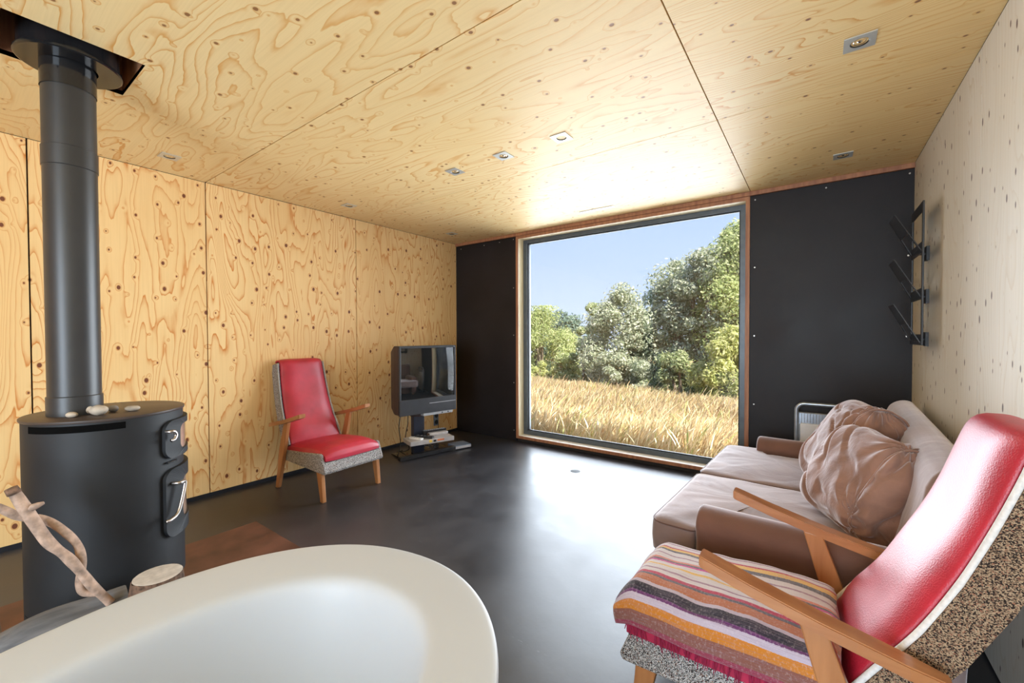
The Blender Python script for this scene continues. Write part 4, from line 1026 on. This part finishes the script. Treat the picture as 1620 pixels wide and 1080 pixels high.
cable('black cable hanging straight down from the left of the television to the floor', [on_tv(0.07, 0.10, 0.45), on_tv(0.06, 0.13, 0.30), on_tv(0.08, 0.14, 0.15), on_tv(0.06, 0.15, 0.03), on_tv(0.10, 0.28, 0.005), on_tv(0.2, 0.33, 0.005)])
cable('black cable hanging from the television just left of its column', [on_tv(0.15, 0.12, 0.45), on_tv(0.16, 0.14, 0.32), on_tv(0.14, 0.15, 0.18), on_tv(0.17, 0.14, 0.06), on_tv(0.12, 0.30, 0.005)])
cable('black cable looping from the set top box round to the floor box', [on_tv(0.42, 0.05, 0.15), on_tv(0.46, 0.06, 0.07), on_tv(0.52, 0.03, 0.03), on_tv(0.58, 0.09, 0.022), on_tv(0.63, 0.06, 0.025)], 0.003)
rg = random.Random(2); pts = [on_tv(0.27+0.17*rg.random(), 0.00+0.07*rg.random(), 0.035+0.10*rg.random()) for _ in range(22)]
cable('tangle of black cables bundled under the set top box', pts, 0.0028)
cable('thin black cable running down from the wall socket', [(XL+0.006, 3.46, 0.20), (XL+0.012, 3.47, 0.13), (XL+0.02, 3.46, 0.06), (XL+0.03, 3.40, 0.006), (XL+0.12, 3.2, 0.005)], 0.003)
ws = thing('wall_socket', 'grey double wall socket low on the plywood behind the television', 'socket', (XL, 3.443, 0.205))
MB().box((XL, 3.406, 0.128), (XL+0.010, 3.480, 0.284), 0.003, 2).build('plate', 'blue_grey', ws)
for z in (0.168, 0.244): MB().tube([(XL+0.0085, 3.443, z), (XL+0.0118, 3.443, z)], 0.026, 20).build('socket_hole', 'black_plastic', ws)
setlab(MB().lathe([(0, 0.0016), (0.040, 0.0014), (0.044, 0.0002)], (-1.70, 3.265), 28).build('floor_cap', 'black_steel', None, True), 'round dark cap let into the floor in front of the window', 'floor cap')

# ------------------------------------------------------------------ outside
def gz(x, y): return -0.42-0.085*(y-4.0)+0.05*math.sin(x*0.7)+0.04*math.sin(y*0.9+x*0.4)
bm = bmesh.new(); VV = [[bm.verts.new((x, y, gz(x, y) if y < 30 else gz(x, 30))) for x in np.linspace(-40, 24, 49)] for y in list(np.linspace(4.02, 30, 40))+[45, 70]]
for A, B in zip(VV, VV[1:]):
    for i in range(len(A)-1): bm.faces.new((A[i], A[i+1], B[i+1], B[i]))
bmesh.ops.recalc_face_normals(bm, faces=bm.faces); mb = MB(); mb.merge(bm); gr = mb.build('ground', 'ground', None, True); struct(gr)

def ribbon_mesh(name, verts, faces, mat, label, cat, kind='stuff', parent=None):
    me = bpy.data.meshes.new(name)
    nv, nf = len(verts), len(faces)
    me.vertices.add(nv); me.vertices.foreach_set('co', verts.astype(np.float32).ravel())
    me.loops.add(nf*4); me.loops.foreach_set('vertex_index', faces.astype(np.int32).ravel())
    me.polygons.add(nf); me.polygons.foreach_set('loop_start', np.arange(0, nf*4, 4, dtype=np.int32))
    try: me.polygons.foreach_set('loop_total', np.full(nf, 4, dtype=np.int32))
    except Exception: pass
    me.update(calc_edges=True); me.validate()
    o = link_mesh(name, me, mat, parent)
    setlab(o, label, cat, None, kind); return o

def make_grass():
    rs = np.random.RandomState(4); n = 90000
    y = 4.46+9.3*rs.rand(n)**1.25
    # the strip of meadow the window and its surroundings can show
    xl, xr = -0.80*y-1.2, 0.12*y+1.0
    x = xl+(xr-xl)*rs.rand(n)
    z = -0.42-0.085*(y-4.0)+0.05*np.sin(x*0.7)+0.04*np.sin(y*0.9+x*0.4)
    patch = np.sin(x*1.3+0.5)*np.sin(y*1.1)+0.5*np.sin(x*3.1+y*2.2)
    h = (0.60+0.32*rs.rand(n)+0.07*patch+0.22*(rs.rand(n) < 0.02))
    la = 0.3+1.1*rs.randn(n); ln = h*(0.10+0.38*rs.rand(n)**1.3)              # lean to +x mostly
    dx, dy = np.cos(la)*ln, np.sin(la)*ln*0.7
    yaw = rs.rand(n)*np.pi; wd = 0.0026+0.0026*rs.rand(n)
    cx, cy = np.cos(yaw), np.sin(yaw)
    ts = np.array([0.0, 0.35, 0.65, 0.80, 0.90, 1.0]); seed = rs.rand(n) < 0.6
    V = np.zeros((n, 6, 2, 3))
    for k, t in enumerate(ts):
        px, py, pz = x+dx*t**2.0, y+dy*t**2.0, z+h*(t-0.16*t**3)
        w = wd*(1-0.55*t)
        if k in (3, 4): w = np.where(seed, wd*1.7, w)
        if k == 5: w = wd*0.25
        V[:, k, 0] = np.stack([px-cx*w, py-cy*w, pz], 1); V[:, k, 1] = np.stack([px+cx*w, py+cy*w, pz], 1)
    base = (np.arange(n)*12)[:, None]
    F = np.concatenate([base+np.array([[2*k, 2*k+1, 2*k+3, 2*k+2]]) for k in range(5)], 1).reshape(-1, 4)
    ribbon_mesh('meadow_grass', V.reshape(-1, 3), F, 'grass', 'tall dry straw coloured grass filling the meadow outside the window', 'grass')
make_grass()

def tree(name, label, x, y, top, rx, ry, mat, n, seed, leaf=0.066, base=None, clumps=44, low=0.05, stems=5, group=None):
    rs = np.random.RandomState(seed); g0 = gz(x, y); t = thing(name, label, 'tree' if name == 'tree' else 'bush', (x, y, g0), group)
    hgt = top-g0; n = int(n*1.6); leaf *= 0.92
    # clump centres fill an egg-shaped crown, leaves sit on the clumps' shells
    C = []
    while len(C) < clumps:
        q = rs.uniform(-1, 1, 3)
        if np.linalg.norm(q) > 1: continue
        q = q/np.linalg.norm(q)*np.linalg.norm(q)**0.45
        zz = low+(1-low)*(q[2]*0.5+0.5)
        sh = math.sin(PI*min(0.98, 0.28+0.62*zz))**0.7
        C.append((x+q[0]*rx*0.80*sh, y+q[1]*ry*0.80*sh, g0+hgt*zz*0.93, (0.13+0.20*rs.rand())*min(rx, hgt*0.45)))
    C = np.array(C); m = rs.randint(0, clumps, n); d = rs.normal(size=(n, 3)); d /= np.linalg.norm(d, axis=1)[:, None]
    rr = C[m, 3]*(0.45+0.65*rs.rand(n)**0.7+0.35*(rs.rand(n) < 0.12)); P = C[m, :3]+d*rr[:, None]*np.array([1.1, 1.1, 0.95])
    P[:, 2] = np.minimum(P[:, 2], top+0.08*rs.rand(n)); P[:, 2] = np.maximum(P[:, 2], g0+0.05)
    nrm = d*0.8+rs.normal(size=(n, 3))*0.6+np.array([0, 0, 0.35]); nrm /= np.linalg.norm(nrm, axis=1)[:, None]
    a = np.cross(nrm, rs.normal(size=(n, 3))); a /= np.linalg.norm(a, axis=1)[:, None]; b = np.cross(nrm, a)
    s = leaf*(0.55+0.8*rs.rand(n))[:, None]
    V = np.stack([P-a*s, P+b*s*0.45, P+a*s, P-b*s*0.45], 1).reshape(-1, 3); F = np.arange(n*4).reshape(-1, 4)
    ribbon_mesh('foliage', V, F, mat, None, None, 'stuff', t)
    mb = MB()
    r0 = 0.035+0.02*hgt
    for k in range(stems):
        c = C[rs.randint(0, clumps)]
        p0 = Vector((x+rs.uniform(-.2, .2)*rx*0.5, y+rs.uniform(-.2, .2)*ry*0.5, g0-0.02)); p2 = Vector(c[:3]); p1 = p0.lerp(p2, 0.5)+Vector((0, 0, 0.12*hgt))
        mb.tube(smoothpath([p0, p1, p2], 5), [r0*(1-0.08*i) for i in range(11)], 6)
    mb.build('trunk', 'trunk', t, True)
    return t
gp = 'trees of the hedge beyond the meadow'
tree('tree', 'rounded light green tree at the left edge of the window view', -10.9, 17.5, 2.55, 2.2, 1.8, 'leaf_light', 17000, 11, group=gp)
tree('tree', 'slim sparse tree with a dark open top left of the tall hedge', -7.55, 16.0, 2.85, 0.75, 0.8, 'leaf_mid', 4200, 12, clumps=15, group=gp)
tree('tree', 'silvery willow like tree in the middle of the window view', -5.55, 14.2, 2.95, 1.55, 1.4, 'leaf_silver', 17000, 13, group=gp, clumps=60)
tree('tree', 'tall mid green tree right of the silvery one in the window view', -3.95, 15.2, 3.95, 1.75, 1.6, 'leaf_silver', 20000, 14, clumps=66, group=gp)
tree('tree', 'tallest yellow green tree at the right edge of the window view', -1.75, 14.6, 5.25, 1.75, 1.7, 'leaf_light', 24000, 15, clumps=80, group=gp)
tree('tree', 'dark green tree filling the hedge just left of the tallest tree', -2.9, 14.4, 4.35, 1.35, 1.2, 'leaf_silver', 15000, 16, clumps=60, group=gp)
tree('shrub', 'bright yellow green shrub at the right foot of the tall trees', -1.75, 12.2, 1.35, 1.15, 0.9, 'leaf_yellow', 9000, 17, leaf=0.065, clumps=24, group='bushes at the foot of the hedge')
tree('shrub', 'low light green shrub below the gap in the hedge', -7.3, 14.6, 0.95, 1.25, 0.9, 'leaf_light', 9000, 18, leaf=0.065, clumps=22, group='bushes at the foot of the hedge')
tree('shrub', 'low yellowish shrub at the meadow edge by the left tree', -9.3, 14.9, 0.35, 1.3, 0.7, 'leaf_yellow', 6000, 19, leaf=0.06, clumps=18, group='bushes at the foot of the hedge')
tree('shrub', 'low silvery shrub at the foot of the willow like tree', -5.1, 13.0, 0.85, 1.3, 0.8, 'leaf_silver', 9000, 20, leaf=0.06, clumps=22, group='bushes at the foot of the hedge')
tree('shrub', 'grey green bush under the mid green tree', -3.3, 13.0, 0.75, 1.2, 0.8, 'leaf_mid', 8000, 21, leaf=0.06, clumps=22, group='bushes at the foot of the hedge')
tree('tree', 'far bluish wood on the hill seen through the hedge gap', -15.5, 27.0, 3.15, 4.2, 2.0, 'leaf_far', 9000, 22, leaf=0.13, clumps=30)
tree('tree', 'leafy green tree beyond the right edge of the window', 1.0, 14.5, 4.9, 1.9, 1.6, 'leaf_light', 10000, 23, leaf=0.09, clumps=30, group=gp)
tree('tree', 'light green tree hidden beyond the left edge of the window', -15.6, 19.0, 2.7, 2.2, 1.8, 'leaf_light', 6000, 24, leaf=0.10, clumps=26, group=gp)
tree('tree', 'mid green tree hidden far beyond the right edge of the window', 5.0, 15.6, 4.4, 1.9, 1.6, 'leaf_mid', 6000, 25, leaf=0.10, clumps=26, group=gp)
bpy.context.view_layer.update()
